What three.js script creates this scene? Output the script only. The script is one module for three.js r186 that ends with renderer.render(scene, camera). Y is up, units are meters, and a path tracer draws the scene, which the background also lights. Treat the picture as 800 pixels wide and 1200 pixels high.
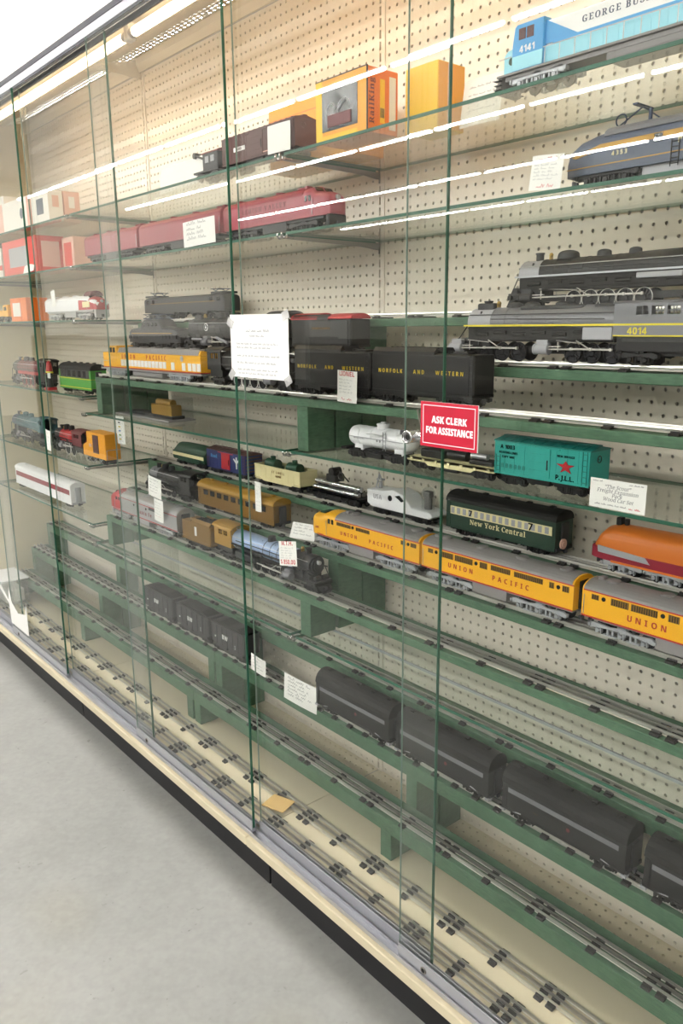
import * as THREE from 'three';
import { mergeGeometries, toCreasedNormals } from 'three/addons/utils/BufferGeometryUtils.js';
import { RoundedBoxGeometry } from 'three/addons/geometries/RoundedBoxGeometry.js';
import { RectAreaLightUniformsLib } from 'three/addons/lights/RectAreaLightUniformsLib.js';
import { FontLoader } from 'three/addons/loaders/FontLoader.js';
import { TextGeometry } from 'three/addons/geometries/TextGeometry.js';

// ---------------------------------------------------------------- camera, exposure, light levels
const scene = new THREE.Scene();
const camera = new THREE.PerspectiveCamera(66.44, 800 / 1200, 0.05, 60);
{
  const right = new THREE.Vector3(0.64935582, -0.00859304, -0.76043618);
  const up = new THREE.Vector3(-0.17067025, 0.97278295, -0.15673226);
  const back = new THREE.Vector3(0.74108616, 0.23155884, 0.63021569);
  camera.position.set(0, 1.45, 1.0);
  camera.quaternion.setFromRotationMatrix(new THREE.Matrix4().makeBasis(right, up, back));
}
scene.add(camera);
scene.background = new THREE.Color(0x000000);
const renderer = new THREE.WebGLRenderer({ antialias: true });
renderer.toneMapping = THREE.LinearToneMapping;
renderer.toneMappingExposure = 0.78;
renderer.shadowMap.enabled = true;
RectAreaLightUniformsLib.init();
const STORE_LAMP = 60;      // luminance of the store's ceiling tubes
const CASE_LAMP = 8.8;       // luminance of the tube inside the case
const LAMP_Y = 3.47, CEILING_Y = 3.72;
const LAMP_ROWS = [-4.2, -2.1, -0.031, 3.75, 5.6, 7.9, 10.5];

// ---------------------------------------------------------------- helpers
let seed = 7;
const rnd = () => { seed = (seed * 1664525 + 1013904223) >>> 0; return seed / 4294967296; };
const used = new Map();
const numbered = (name) => { const n = used.get(name) || 0; used.set(name, n + 1); return n ? `${name}_${String(n).padStart(3, '0')}` : name; };
function boxUV(g) {            // uv in metres from the face direction
  const p = g.attributes.position, n = g.attributes.normal, uv = new Float32Array(p.count * 2);
  for (let i = 0; i < p.count; i++) {
    const ax = Math.abs(n.getX(i)), ay = Math.abs(n.getY(i)), az = Math.abs(n.getZ(i));
    const x = p.getX(i), y = p.getY(i), z = p.getZ(i);
    if (ay >= ax && ay >= az) { uv[2 * i] = x; uv[2 * i + 1] = z; }
    else if (ax >= az) { uv[2 * i] = z; uv[2 * i + 1] = y; }
    else { uv[2 * i] = x; uv[2 * i + 1] = y; }
  }
  g.setAttribute('uv', new THREE.BufferAttribute(uv, 2));
  return g;
}
function join(list, keepUV) {
  const gs = list.flat(4).map((g) => {
    const q = g.index ? g.toNonIndexed() : g;
    const r = new THREE.BufferGeometry();
    r.setAttribute('position', q.attributes.position);
    if (!q.attributes.normal) q.computeVertexNormals();
    r.setAttribute('normal', q.attributes.normal);
    if (keepUV) r.setAttribute('uv', q.attributes.uv);
    return r;
  });
  const m = gs.length > 1 ? mergeGeometries(gs) : gs[0];
  return keepUV ? m : boxUV(m);
}
function mesh(name, geos, mat, parent, pos) {
  const g = geos.isBufferGeometry && geos.userData.joined ? geos : join([geos]);
  g.userData.joined = true;
  const m = new THREE.Mesh(g, mat);
  m.name = parent && parent !== scene ? name : numbered(name);
  m.castShadow = m.receiveShadow = true;
  if (pos) m.position.set(...pos);
  (parent || scene).add(m);
  return m;
}
function tag(o, label, category, group, kind) {
  if (label) o.userData.label = label;
  if (category) o.userData.category = category;
  if (group) o.userData.group = group;
  if (kind) o.userData.kind = kind;
  return o;
}
function thing(name, label, category, pos = [0, 0, 0], turn = 0, group) {
  const o = new THREE.Group();
  o.name = numbered(name); o.position.set(...pos); o.rotation.y = turn;
  scene.add(o);
  return tag(o, label, category, group);
}
const box = (x0, x1, y0, y1, z0, z1) => new THREE.BoxGeometry(x1 - x0, y1 - y0, z1 - z0).translate((x0 + x1) / 2, (y0 + y1) / 2, (z0 + z1) / 2);
const rbox = (x0, x1, y0, y1, z0, z1, r = 0.002, s = 2) => new RoundedBoxGeometry(x1 - x0, y1 - y0, z1 - z0, s, Math.min(r, (x1 - x0) / 2.01, (y1 - y0) / 2.01, (z1 - z0) / 2.01)).translate((x0 + x1) / 2, (y0 + y1) / 2, (z0 + z1) / 2);
function cyl(axis, r, len, x, y, z, seg = 12, r2 = r) {
  const g = new THREE.CylinderGeometry(r2, r, len, seg);
  if (axis === 'x') g.rotateZ(-Math.PI / 2); else if (axis === 'z') g.rotateX(Math.PI / 2);
  return g.translate(x, y, z);
}
function rod(a, b, r, seg = 6) {
  const A = new THREE.Vector3(...a), B = new THREE.Vector3(...b), d = B.clone().sub(A), l = d.length();
  const g = new THREE.CylinderGeometry(r, r, l, seg);
  g.applyQuaternion(new THREE.Quaternion().setFromUnitVectors(new THREE.Vector3(0, 1, 0), d.normalize()));
  return g.translate((a[0] + b[0]) / 2, (a[1] + b[1]) / 2, (a[2] + b[2]) / 2);
}
// profile of [z, y] points swept along x
function sweepX(pts, x0, x1) {
  const s = new THREE.Shape(pts.map(([z, y]) => new THREE.Vector2(-z, y)));
  return new THREE.ExtrudeGeometry(s, { depth: x1 - x0, bevelEnabled: false, curveSegments: 4 }).rotateY(Math.PI / 2).translate(x0, 0, 0);
}
// profile of [x, y] points swept along z
function sweepZ(pts, z0, z1, bevel = 0) {
  const s = new THREE.Shape(pts.map(([x, y]) => new THREE.Vector2(x, y)));
  return new THREE.ExtrudeGeometry(s, { depth: z1 - z0 - 2 * bevel, bevelEnabled: bevel > 0, bevelThickness: bevel, bevelSize: bevel, bevelSegments: 1, curveSegments: 4 }).translate(0, 0, z0 + bevel);
}
// skin over sections: each section {x, pts:[[z,y],...]} with the same number of points
function loft(sections) {
  const n = sections[0].pts.length, pos = [], idx = [];
  for (const s of sections) for (const [z, y] of s.pts) pos.push(s.x + (s.lean ? s.lean * y : 0), y, z);
  for (let i = 0; i < sections.length - 1; i++) for (let k = 0; k < n; k++) {
    const a = i * n + k, b = i * n + (k + 1) % n, c = a + n, d = b + n;
    idx.push(a, c, b, b, c, d);
  }
  const cap = (i, flip) => {
    const c = pos.length / 3, m = [0, 0, 0];
    for (let k = 0; k < n; k++) for (let j = 0; j < 3; j++) m[j] += pos[(i * n + k) * 3 + j] / n;
    pos.push(...m);
    for (let k = 0; k < n; k++) { const a = i * n + k, b = i * n + (k + 1) % n; flip ? idx.push(c, b, a) : idx.push(c, a, b); }
  };
  cap(0, false); cap(sections.length - 1, true);
  const g = new THREE.BufferGeometry();
  g.setAttribute('position', new THREE.Float32BufferAttribute(pos, 3));
  g.setIndex(idx); g.computeVertexNormals();
  return toCreasedNormals(g, 0.7);
}
// ---------------------------------------------------------------- procedural textures and materials
function noiseTexture(n, f, srgb = true) {
  const d = new Uint8Array(n * n * 4);
  for (let j = 0; j < n; j++) for (let i = 0; i < n; i++) { const c = f(i / n, j / n), k = (j * n + i) * 4; d[k] = c[0]; d[k + 1] = c[1]; d[k + 2] = c[2]; d[k + 3] = 255; }
  const t = new THREE.DataTexture(d, n, n);
  t.wrapS = t.wrapT = THREE.RepeatWrapping; t.magFilter = THREE.LinearFilter; t.minFilter = THREE.LinearFilter;
  if (srgb) t.colorSpace = THREE.SRGBColorSpace;
  t.needsUpdate = true;
  return t;
}
function tileNoise(period) {   // smooth value noise that repeats
  const v = new Float32Array(period * period).map(() => rnd());
  return (u, w) => {
    const x = u * period, y = w * period, i = Math.floor(x), j = Math.floor(y), s = (t) => t * t * (3 - 2 * t), a = s(x - i), b = s(y - j);
    const q = (m, n) => v[((n % period) + period) % period * period + ((m % period) + period) % period];
    return (q(i, j) * (1 - a) + q(i + 1, j) * a) * (1 - b) + (q(i, j + 1) * (1 - a) + q(i + 1, j + 1) * a) * b;
  };
}
const n4 = tileNoise(4), n9 = tileNoise(9), n20 = tileNoise(20), n48 = tileNoise(48), n120 = tileNoise(120), n260 = tileNoise(260);
const clamp = (v) => Math.max(0, Math.min(255, v));
const floorTex = noiseTexture(1024, (u, v) => {
  const b = 152 + 7 * (n4(u, v) - 0.5) + 6 * (n20(u, v) - 0.5) + 6 * (n120(u, v) - 0.5) + 5 * (n260(u, v) - 0.5);
  const scuff = Math.max(0, n48(u, v) * n260(v, u) - 0.72) * 110, dot = n260(v, u) > 0.993 ? 40 : 0, warm = Math.max(0, n9(v, u) - 0.66) * 14;
  return [clamp(b - scuff - dot), clamp(b + 1 - scuff - dot - warm * 0.3), clamp(b - 2 - scuff * 1.1 - dot - warm)];
});
floorTex.repeat.set(0.5, 0.5);
const floorBump = noiseTexture(512, (u, v) => { const b = 128 + 60 * (n48(u, v) - 0.5) + 50 * (n120(u, v) - 0.5); return [b, b, b]; }, false);
floorBump.repeat.set(0.5, 0.5);
const greenTex = noiseTexture(512, (u, v) => {
  const streak = n260(u * 0.15, v) - 0.5, b = n9(u, v) - 0.5, c = n48(u, v) - 0.5, worn = Math.max(0, n20(u, v) * n48(v, u) - 0.55) * 60;
  const k = 14 * streak + 12 * b + 10 * c;
  return [clamp(74 + k + worn), clamp(108 + k * 1.1 + worn * 0.8), clamp(83 + k + worn * 0.7)];
});
greenTex.repeat.set(2.2, 2.2);
const std = (color, roughness = 0.6, metalness = 0, extra = {}) => new THREE.MeshStandardMaterial({ color, roughness, metalness, ...extra });
const M = {
  floor: std(0xffffff, 0.42, 0, { map: floorTex, bumpMap: floorBump, bumpScale: 0.0006 }),
  ceiling: std(0xf3f2ef, 0.9), wall: std(0xd9d7d0, 0.85), fixture: std(0x5d5750, 0.7), goods: std(0x6d5f55, 0.8),
  peg: std(0xe2d9cb, 0.22), galvanised: std(0xa29e97, 0.6), deck: std(0xd2c7ac, 0.4), trimBeige: std(0xd9cdaf, 0.4), kick: std(0x17171a, 0.55),
  alu: std(0xbcbdc4, 0.34, 0.6), aluPale: std(0xd9dae4, 0.35, 0.35), aluDark: std(0x55565c, 0.5, 0.6), steel: std(0x8d8a85, 0.3, 0.8), chrome: std(0xd8d8dc, 0.12, 1),
  canopy: std(0xcfc6b4, 0.5), green: std(0xffffff, 0.5, 0, { map: greenTex }),
  rail: std(0xd5d3cd, 0.3, 0.85), railMid: std(0xa9a6a0, 0.35, 0.85), tie: std(0x232120, 0.6, 0.1), wheel: std(0x26262a, 0.4, 0.6), wheelBright: std(0xc9c5c0, 0.4, 0.35), rimBright: std(0xe6e4e0, 0.35, 0.1),
  black: std(0x131315, 0.45), blackGloss: std(0x202024, 0.3), blackMat: std(0x100f0f, 0.75), charcoal: std(0x2c2c30, 0.5), graphite: std(0x7a7a80, 0.38, 0.2), lightGrey: std(0xa7a7ad, 0.45),
  silver: std(0xc3c4c8, 0.3, 0.7), frameSilver: std(0xb4b7bd, 0.42, 0.35), yellow: std(0xf2b21e, 0.4), roofGrey: std(0x8b8788, 0.5), red: std(0xb5242c, 0.4), redLetter: std(0xb3342a, 0.5),
  orange: std(0xe07a2c, 0.4), maroon: std(0x8e2436, 0.42), tuscan: std(0x9a3d4b, 0.4), brown: std(0x5b3b3a, 0.6), cream: std(0xe7dcab, 0.5), darkGreen: std(0x1e4632, 0.5), nycGreen: std(0x20392c, 0.45),
  grassGreen: std(0x4aa03c, 0.5), teal: std(0x2fa79d, 0.5), tealDark: std(0x1f8078, 0.5), navy: std(0x1f2d66, 0.45), skyBlue: std(0x3f9ad8, 0.4), paleBlue: std(0x9bdcee, 0.4), boilerBlue: std(0x9db3d6, 0.28, 0.35), white: std(0xeeeeee, 0.45), offWhite: std(0xefeff2, 0.4),
  gold: std(0xa87f2c, 0.45, 0.25), goldDark: std(0x7d5c22, 0.5, 0.2), goldLetter: std(0xd8b928, 0.5), stripeYellow: std(0xe0cf1f, 0.5), windowDark: std(0x15171b, 0.15), windowPale: std(0xc9cbb8, 0.4), brass: std(0xb99a52, 0.3, 0.7),
  paper: std(0xf6f5f2, 0.8), cardboard: std(0xc9a768, 0.85), boxOrange: std(0xee7a24, 0.45), boxYellow: std(0xf6c51c, 0.45), boxAmber: std(0xf3a622, 0.45), boxRed: std(0xd5463c, 0.5), boxPink: std(0xe6b9a8, 0.6), boxWhite: std(0xefeae2, 0.6),
  tealLoco: std(0x2c5a63, 0.45), blueGrey: std(0x4a5468, 0.45), plum: std(0x6b2b30, 0.5), pantograph: std(0x2c3a55, 0.4, 0.3),
};
const glassPane = new THREE.MeshPhysicalMaterial({ color: 0xfbfcfb, roughness: 0, metalness: 0, transmission: 1, thickness: 0, ior: 1.5, specularIntensity: 0.65 });
const glassShelf = new THREE.MeshPhysicalMaterial({ color: 0xf8fbf9, roughness: 0, metalness: 0, transmission: 1, thickness: 0, ior: 1.5, specularIntensity: 0.8 });
const glassEdge = std(0x1f5a45, 0.5);
const glassEdgePale = std(0x7d9389, 0.4);
const clearPlastic = new THREE.MeshPhysicalMaterial({ color: 0xf2f4f4, roughness: 0.05, transmission: 1, thickness: 0, ior: 1.45 });
const tubeStore = std(0xffffff, 0.5, 0, { emissive: 0xfffcf8, emissiveIntensity: STORE_LAMP * 2.4 });
const tubeCase = std(0xffffff, 0.5, 0, { emissive: 0xffe0b8, emissiveIntensity: CASE_LAMP * 1.5 });
const fonts = {};
for (const [k, f] of [['bold', 'droid_sans_bold'], ['serif', 'droid_serif_bold'], ['sans', 'droid_sans_regular']]) fonts[k] = await new FontLoader().loadAsync(`fonts/droid/${f}.typeface.json`);
// raised flat lettering, centred on x, standing on y, facing +z
function letters(parent, text, size, x, y, z, mat, o = {}) {
  const sp = o.spacing || 0, gs = [];
  let at = 0;
  for (const ch of text) {
    if (ch === ' ') { at += size * 0.4 + sp; continue; }
    const g = new TextGeometry(ch, { font: fonts[o.font || 'bold'], size, depth: 0.0004, curveSegments: 2, bevelEnabled: false });
    g.computeBoundingBox();
    const b = g.boundingBox;
    g.translate(at - b.min.x, 0, 0);
    at += b.max.x - b.min.x + size * 0.14 + sp;
    gs.push(g);
  }
  const k = o.wide || 1;
  const gj = join(gs).translate(-at / 2, 0, 0);
  if (o.turn) gj.rotateY(o.turn);
  gj.scale(k, 1, 1).translate(x, y, z);
  return mesh(o.name || 'lettering', gj, mat, parent);
}
// ---------------------------------------------------------------- the store
tag(mesh('floor', box(-14, 6, -0.1, 0, -6, 16), M.floor), 'pale grey painted concrete floor with small scuffs', 'floor', null, 'structure');
tag(mesh('ceiling', box(-14, 6, CEILING_Y, CEILING_Y + 0.1, -6, 16), M.ceiling), 'white store ceiling above the display case', 'ceiling', null, 'structure');
tag(mesh('wall_left', box(-14.1, -14, 0, CEILING_Y, -6, 16), M.wall), 'off-white far wall of the store', 'wall', null, 'structure');
tag(mesh('wall_right', box(6, 6.1, 0, CEILING_Y, -6, 16), M.wall), 'off-white end wall of the store', 'wall', null, 'structure');
tag(mesh('wall_back', box(-14, 6, 0, CEILING_Y, -6.1, -6), M.wall), 'off-white wall behind the display case', 'wall', null, 'structure');
tag(mesh('wall_front', box(-14, 6, 0, CEILING_Y, 16, 16.1), M.wall), 'off-white wall across the store from the case', 'wall', null, 'structure');
{
  const pitch = 1.22, housing = join([sweepX([[-0.055, 0.05], [-0.02, 0.012], [0.02, 0.012], [0.055, 0.05]], -1.2, 1.2)]), tube = join([cyl('x', 0.0127, 1.14, 0, 0, 0, 10)]);
  housing.userData.joined = tube.userData.joined = true;
  const hanger = join([rod([0, 0.05, 0], [0, CEILING_Y - LAMP_Y, 0], 0.003, 4)]);
  hanger.userData.joined = true;
  const rowNames = ['in the second row behind the display case', 'in the first row behind the display case', 'in the row right over the display case', 'in the first row across the aisle', 'in the second row across the aisle', 'in the third row across the aisle', 'in the fourth row across the aisle'];
  LAMP_ROWS.forEach((z, row) => { for (let k = 0; k < 7; k++) {
    const x = -12.32 + k * pitch * 2;
    const t = thing('strip_light', `two-tube strip light ${rowNames[row]}`, 'lamp', [x, LAMP_Y, z], 0, `strip lights ${rowNames[row]}`);
    mesh('housing', housing, M.white, t);
    for (const s of [-0.9, 0.9]) mesh('hanger', hanger, M.aluDark, t, [s, 0, 0]);
    for (const s of [-1, 1]) mesh('tube', tube, tubeStore, t, [s * pitch / 2, -0.006, 0]);
    for (const s of [-1, 1]) {
      const l = new THREE.RectAreaLight(0xfffcf8, STORE_LAMP, 1.13, 0.022);
      l.position.set(x + s * pitch / 2, LAMP_Y - 0.0205, z); l.rotation.x = -Math.PI / 2; l.castShadow = true;
      scene.add(l);
    }
  } });
}
// unseen low shelving, added across the aisle to darken what the glass mirrors
for (const [i, x] of [-9.4, -6.7, -4.0, -1.3].entries()) {
  const t = thing('added_shelving', `low dark shelving added across the aisle to darken the reflections, ${['farthest', 'second farthest', 'second nearest', 'nearest'][i]} from the red sign`, 'shelving', [x, 0, 3.1]);
  mesh('base', box(-1.3, 1.3, 0, 0.16, -0.35, 0.35), M.kick, t); mesh('back_panel', box(-1.3, 1.3, 0.16, 1.35, -0.02, 0.02), M.fixture, t);
  for (const y of [0.5, 0.8, 1.1]) for (const s of [-1, 1]) mesh('shelf', box(-1.29, 1.29, y, y + 0.025, s > 0 ? 0.021 : -0.34, s > 0 ? 0.34 : -0.021), M.fixture, t);
  for (const s of [-1, 1]) mesh('end_frame', box(s * 1.3 - 0.015, s * 1.3 + 0.015, 0.161, 1.36, -0.34, 0.34), M.fixture, t);
}
// ---------------------------------------------------------------- the display case shell
const BAYS = [-3.95, -2.79, -1.548, -0.31, 0.93];
const DECK = 0.143, BACK = -0.457, PEG_TOP = 2.33;
{
  const t = thing('display_case', 'long glazed display case with beige pegboard back and lit canopy', 'display case', [0, 0, 0]);
  const L = BAYS[0], R = BAYS[BAYS.length - 1];
  const kicks = [-3.95, -2.73, -1.5, -0.27, 0.93];
  for (let i = 0; i < 4; i++) {
    mesh('kick_plate', box(kicks[i] + 0.004, kicks[i + 1] - 0.004, 0, 0.112, -0.05, -0.016), M.kick, t);
    // deck of the bay: solid sheet between two strips of punched holes
    const a = BAYS[i] + 0.0015, b = BAYS[i + 1] - 0.0015;
    mesh('deck_panel', box(a, b, DECK - 0.02, DECK, -0.3808, -0.0454), M.deck, t);
    mesh('front_lip', rbox(a - 0.001, b + 0.001, 0.112, DECK - 0.004, -0.045, 0.026, 0.004), M.trimBeige, t);
  }
  mesh('plinth', box(L, R, 0.002, 0.11, BACK, -0.06), M.kick, t);
  mesh('deck_underlay', box(L, R, 0.112, 0.122, BACK, -0.05), M.galvanised, t);
  mesh('backing', box(L, R, 0.11, 2.4, BACK - 0.035, BACK - 0.02), M.galvanised, t);
  mesh('end_panel', sweepX([[BACK - 0.03, 0.01], [-0.03, 0.01], [-0.03, 2.25], [-0.09, 2.283], [-0.44, 2.385], [BACK - 0.03, 2.385]], L - 0.03, L), M.trimBeige, t);
  mesh('end_panel', sweepX([[BACK - 0.03, 0.01], [-0.03, 0.01], [-0.03, 2.25], [-0.09, 2.283], [-0.44, 2.385], [BACK - 0.03, 2.385]], R, R + 0.03), M.trimBeige, t);
  // one punched cell of pegboard, 25.4 mm square with a round hole
  const cell = (() => {
    const h = 0.0127, r = 0.0037, d = 0.005, v = [], sq = [], oc = [];
    for (let k = 0; k < 8; k++) { const a = (k + 0) * Math.PI / 4, c = Math.cos(a), s = Math.sin(a), m = Math.max(Math.abs(c), Math.abs(s)); sq.push([h * c / m, h * s / m]); oc.push([r * c, r * s]); }
    const tri = (...p) => p.forEach((q) => v.push(...q));
    for (let k = 0; k < 8; k++) {
      const n = (k + 1) % 8, A = [...sq[k], 0], B = [...sq[n], 0], C = [...oc[k], 0], D = [...oc[n], 0], E = [...oc[k], -d], F = [...oc[n], -d];
      tri(A, B, C); tri(C, B, D); tri(C, D, E); tri(E, D, F);
    }
    const g = new THREE.BufferGeometry();
    g.setAttribute('position', new THREE.Float32BufferAttribute(v, 3)); g.computeVertexNormals();
    return boxUV(g);
  })();
  const punched = (name, spots, mat, flat) => {
    const im = new THREE.InstancedMesh(cell, mat, spots.length), m = new THREE.Matrix4(), q = new THREE.Quaternion();
    if (flat) q.setFromAxisAngle(new THREE.Vector3(1, 0, 0), -Math.PI / 2);
    spots.forEach(([x, y, z, sx, sy], i) => im.setMatrixAt(i, m.compose(new THREE.Vector3(x, y, z), q, new THREE.Vector3(sx || 1, sy || 1, 1))));
    im.name = name; im.castShadow = im.receiveShadow = true; im.userData.kind = 'stuff'; t.add(im);
  };
  for (let i = 0; i < 4; i++) {
    const a = BAYS[i] + (i ? 0.016 : 0), b = BAYS[i + 1] - 0.016, n = Math.round((b - a) / 0.0254), sx = (b - a) / n / 0.0254, spots = [];
    const rows = Math.round((PEG_TOP - DECK) / 0.0254), sy = (PEG_TOP - DECK) / rows / 0.0254;
    for (let r = 0; r < rows; r++) for (let k = 0; k < n; k++) spots.push([a + (k + 0.5) * 0.0254 * sx, DECK + (r + 0.5) * 0.0254 * sy, BACK, sx, sy]);
    punched('pegboard_panel', spots, M.peg);
    const A = BAYS[i] + 0.0015, B = BAYS[i + 1] - 0.0015, m = Math.round((B - A) / 0.0254), kx = (B - A) / m / 0.0254, ds = [];
    for (let k = 0; k < m; k++) { for (let r = 0; r < 3; r++) ds.push([A + (k + 0.5) * 0.0254 * kx, DECK, BACK + 0.0127 + r * 0.0254, kx]); ds.push([A + (k + 0.5) * 0.0254 * kx, DECK, -0.0327, kx]); }
    punched('punched_deck_strip', ds, M.deck, true);
  }
  // slotted uprights
  for (const x of [BAYS[1], BAYS[2], BAYS[3]]) {
    const g = [box(x - 0.016, x - 0.003, DECK, 2.38, BACK - 0.012, BACK + 0.003), box(x + 0.003, x + 0.016, DECK, 2.38, BACK - 0.012, BACK + 0.003)];
    for (let y = DECK; y < 2.37; y += 0.0254) g.push(box(x - 0.0031, x + 0.0031, y, y + 0.006, BACK - 0.01, BACK + 0.0028));
    mesh('slotted_upright', g, M.peg, t);
  }
  // sloping light canopy with rows of holes along its rear edge, brackets, rear rail
  const slope = Math.atan2(0.098, 0.35), yAt = (z) => 2.277 + (-0.09 - z) * 0.28;
  const at = (g) => g.rotateX(slope).translate(0, yAt(-0.44), -0.44);
  const len = 0.3635, g = [box(L, R, 0, 0.0015, 0.098, len), box(L, R, 0, 0.0015, 0, 0.02)];
  for (const z0 of [0.032, 0.058, 0.084]) g.push(box(L, R, 0, 0.0015, z0, z0 + 0.0145));
  for (let x = L; x < R; x += 0.0254) g.push(box(x, x + 0.0135, 0, 0.0015, 0.02, 0.098));
  mesh('perforated_canopy', at(join(g)), M.canopy, t);
  mesh('canopy_front_lip', box(L, R, yAt(-0.09) - 0.02, yAt(-0.09) + 0.004, -0.094, -0.088), M.canopy, t);
  mesh('rear_rail', sweepX([[-0.452, 2.33], [-0.446, 2.33], [-0.436, 2.352], [-0.436, 2.378], [-0.452, 2.378]], L, R), M.canopy, t);
  for (const x of BAYS.slice(1, 4)) mesh('canopy_bracket', sweepX([[-0.45, 2.31], [-0.31, 2.315], [-0.19, 2.283], [-0.19, 2.3], [-0.31, 2.335], [-0.44, 2.37], [-0.45, 2.37]], x - 0.0015, x + 0.0015), M.canopy, t);
  // aluminium header and bottom track for the sliding doors
  mesh('header_channel', [box(L, R, 2.212, 2.233, -0.022, 0.0)], M.aluPale, t);
  mesh('header_cap', box(L, R, 2.2335, 2.248, -0.03, 0.002), M.aluDark, t);
  mesh('header_groove', [box(L, R, 2.198, 2.212, -0.03, -0.024), box(L, R, 2.205, 2.212, -0.003, -0.001)], M.aluDark, t);
  mesh('bottom_track', [box(L, R, DECK - 0.003, DECK, -0.03, 0.014), box(L, R, DECK, DECK + 0.008, 0.011, 0.014), box(L, R, DECK, DECK + 0.008, -0.007, -0.005), box(L, R, DECK, DECK + 0.008, -0.03, -0.027)], M.alu, t);
}
// tubes of the case canopy
for (const [a, b, where] of [[-3.48, -2.29, 'over the cartons at the far end'], [-2.235, -1.03, 'over the maroon streamliner in the case'], [-0.99, 0.21, 'over the blue and white diesel in the case']]) {
  const t = thing('fluorescent_tube', `glowing tube under the perforated canopy, ${where}`, 'lamp', [(a + b) / 2, 2.258, -0.152]);
  const h = (b - a) / 2;
  mesh('tube', cyl('x', 0.0127, 2 * h, 0, 0, 0, 14), tubeCase, t);
  for (const s of [-1, 1]) { mesh('cap', cyl('x', 0.0132, 0.02, s * (h + 0.005), 0, 0, 12), M.alu, t); mesh('socket', rbox(s * (h + 0.019) - 0.007, s * (h + 0.019) + 0.007, -0.018, 0.028, -0.012, 0.012, 0.003), M.white, t); }
  const l = new THREE.RectAreaLight(0xffe0b8, CASE_LAMP, 2 * h - 0.02, 0.026);
  l.position.set((a + b) / 2, 2.258 - 0.0145, -0.152); l.rotation.x = -Math.PI / 2; l.castShadow = true;
  scene.add(l);
}
// ---------------------------------------------------------------- sliding glass doors
function glassDoor(x0, x1, z, label, hole) {
  const t = thing('sliding_glass_door', label, 'glass door', [(x0 + x1) / 2, DECK + 0.004, z]);
  const h = (x1 - x0) / 2, y0 = 0.012, y1 = 2.062;
  mesh('glass', box(-h + 0.0015, h - 0.0015, y0, y1, -0.003, 0.003), glassPane, t);
  mesh('polished_edge', box(h - 0.0013, h + 0.0007, y0, y1, -0.003, 0.003), glassEdge, t);
  mesh('polished_edge', box(-h, -h + 0.0007, y0, y1, -0.002, 0.002), glassEdgePale, t);
  mesh('bottom_shoe', [rbox(-h, h, 0, 0.032, 0.0031, 0.006, 0.001), rbox(-h, h, 0, 0.032, -0.006, -0.0031, 0.001), box(-h, h, 0, 0.011, -0.005, 0.005)], M.alu, t);
  if (hole) { const k = mesh('lock_ring', new THREE.TorusGeometry(0.0065, 0.0016, 6, 16).translate(hole, 0.014, 0.0066), M.steel, t); mesh('keyhole', cyl('z', 0.006, 0.001, hole, 0.014, 0.0066, 14), M.blackMat, k); }
}
for (const [a, m0, m1, b, where] of [[-3.94, -3.41, -3.335, -2.803, 'in front of the cartons and coaches at the far end'], [-2.797, -2.215, -2.14, -1.543, 'in front of the maroon streamliner'], [-1.537, -0.995, -0.92, -0.303, 'in front of the yellow streamlined diesels'], [-0.297, 0.28, 0.35, 0.92, 'beyond the red notice board']]) {
  glassDoor(a, m1, -0.017, `inner sliding glass door with green edge, ${where}`);
  glassDoor(m0, b, 0.002, `outer sliding glass door with lock hole in its shoe, ${where}`, -(b - m0) / 2 + 0.075);
}
// ---------------------------------------------------------------- glass shelves on cantilever brackets
const SHELF_FRONT = -0.145;
function shelf(bay, y, label, seam) {
  const a = BAYS[bay] + 0.012, b = BAYS[bay + 1] - 0.012;
  const t = thing('glass_shelf', label, 'shelf', [(a + b) / 2, y, 0]);
  const h = (b - a) / 2, parts = seam ? [[-0.45, seam - 0.001], [seam + 0.001, SHELF_FRONT]] : [[-0.45, SHELF_FRONT]];
  for (const [z0, z1] of parts) {
    mesh('glass', box(-h, h, -0.003, 0.003, z0 + 0.0012, z1 - 0.0012), glassShelf, t);
    for (const z of [z0, z1]) mesh('polished_edge', box(-h, h, -0.003, 0.003, z - 0.001, z + 0.001), z === SHELF_FRONT ? glassEdge : seam && z > -0.4 ? M.lightGrey : glassEdge, t);
  }
  for (const s of [-1, 1]) mesh('polished_edge', box(s * h - 0.001, s * h + 0.001, -0.003, 0.003, -0.45, SHELF_FRONT), glassEdge, t);
}
function bracket(x, y, label) {
  const t = thing('shelf_bracket', label, 'bracket', [x, y, 0]);
  mesh('arm', sweepX([[-0.4532, -0.02], [-0.44, -0.021], [-0.4, -0.016], [-0.15, -0.011], [-0.14, -0.0045], [-0.4532, -0.0045]], -0.0015, 0.0015), M.steel, t);
  mesh('hook', box(-0.0015, 0.0015, -0.03, 0.006, -0.4535, -0.4505), M.steel, t);
  mesh('front_clip', [-0.008, 0.008].map((d) => [new THREE.TorusGeometry(0.0075, 0.0022, 6, 12, 4.2).rotateY(Math.PI / 2).rotateX(2.6).translate(d, -0.003, -0.142), rod([d, -0.0075, -0.17], [d, -0.0075, -0.142], 0.002)]), M.chrome, t);
}
const SH = { A: 0.66, B: 1.148, C: 1.66, D: 1.83 };
for (const [bay, where] of [[1, 'second bay'], [2, 'bay of the yellow diesels'], [3, 'bay beyond the red sign']]) {
  shelf(bay, SH.D, `top glass shelf in the ${where}`);
  shelf(bay, SH.C, `glass shelf just under the top one in the ${where}`);
  shelf(bay, SH.B, `glass shelf carrying the upper green step stand in the ${where}`);
  shelf(bay, SH.A, `glass shelf carrying the lower hanging green step stand in the ${where}`, -0.25);
}
const LS = { D: 1.83, C: 1.66, 3: 1.476, 4: 1.205, 5: 1.03, 6: 0.948, 7: 0.725 };
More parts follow.
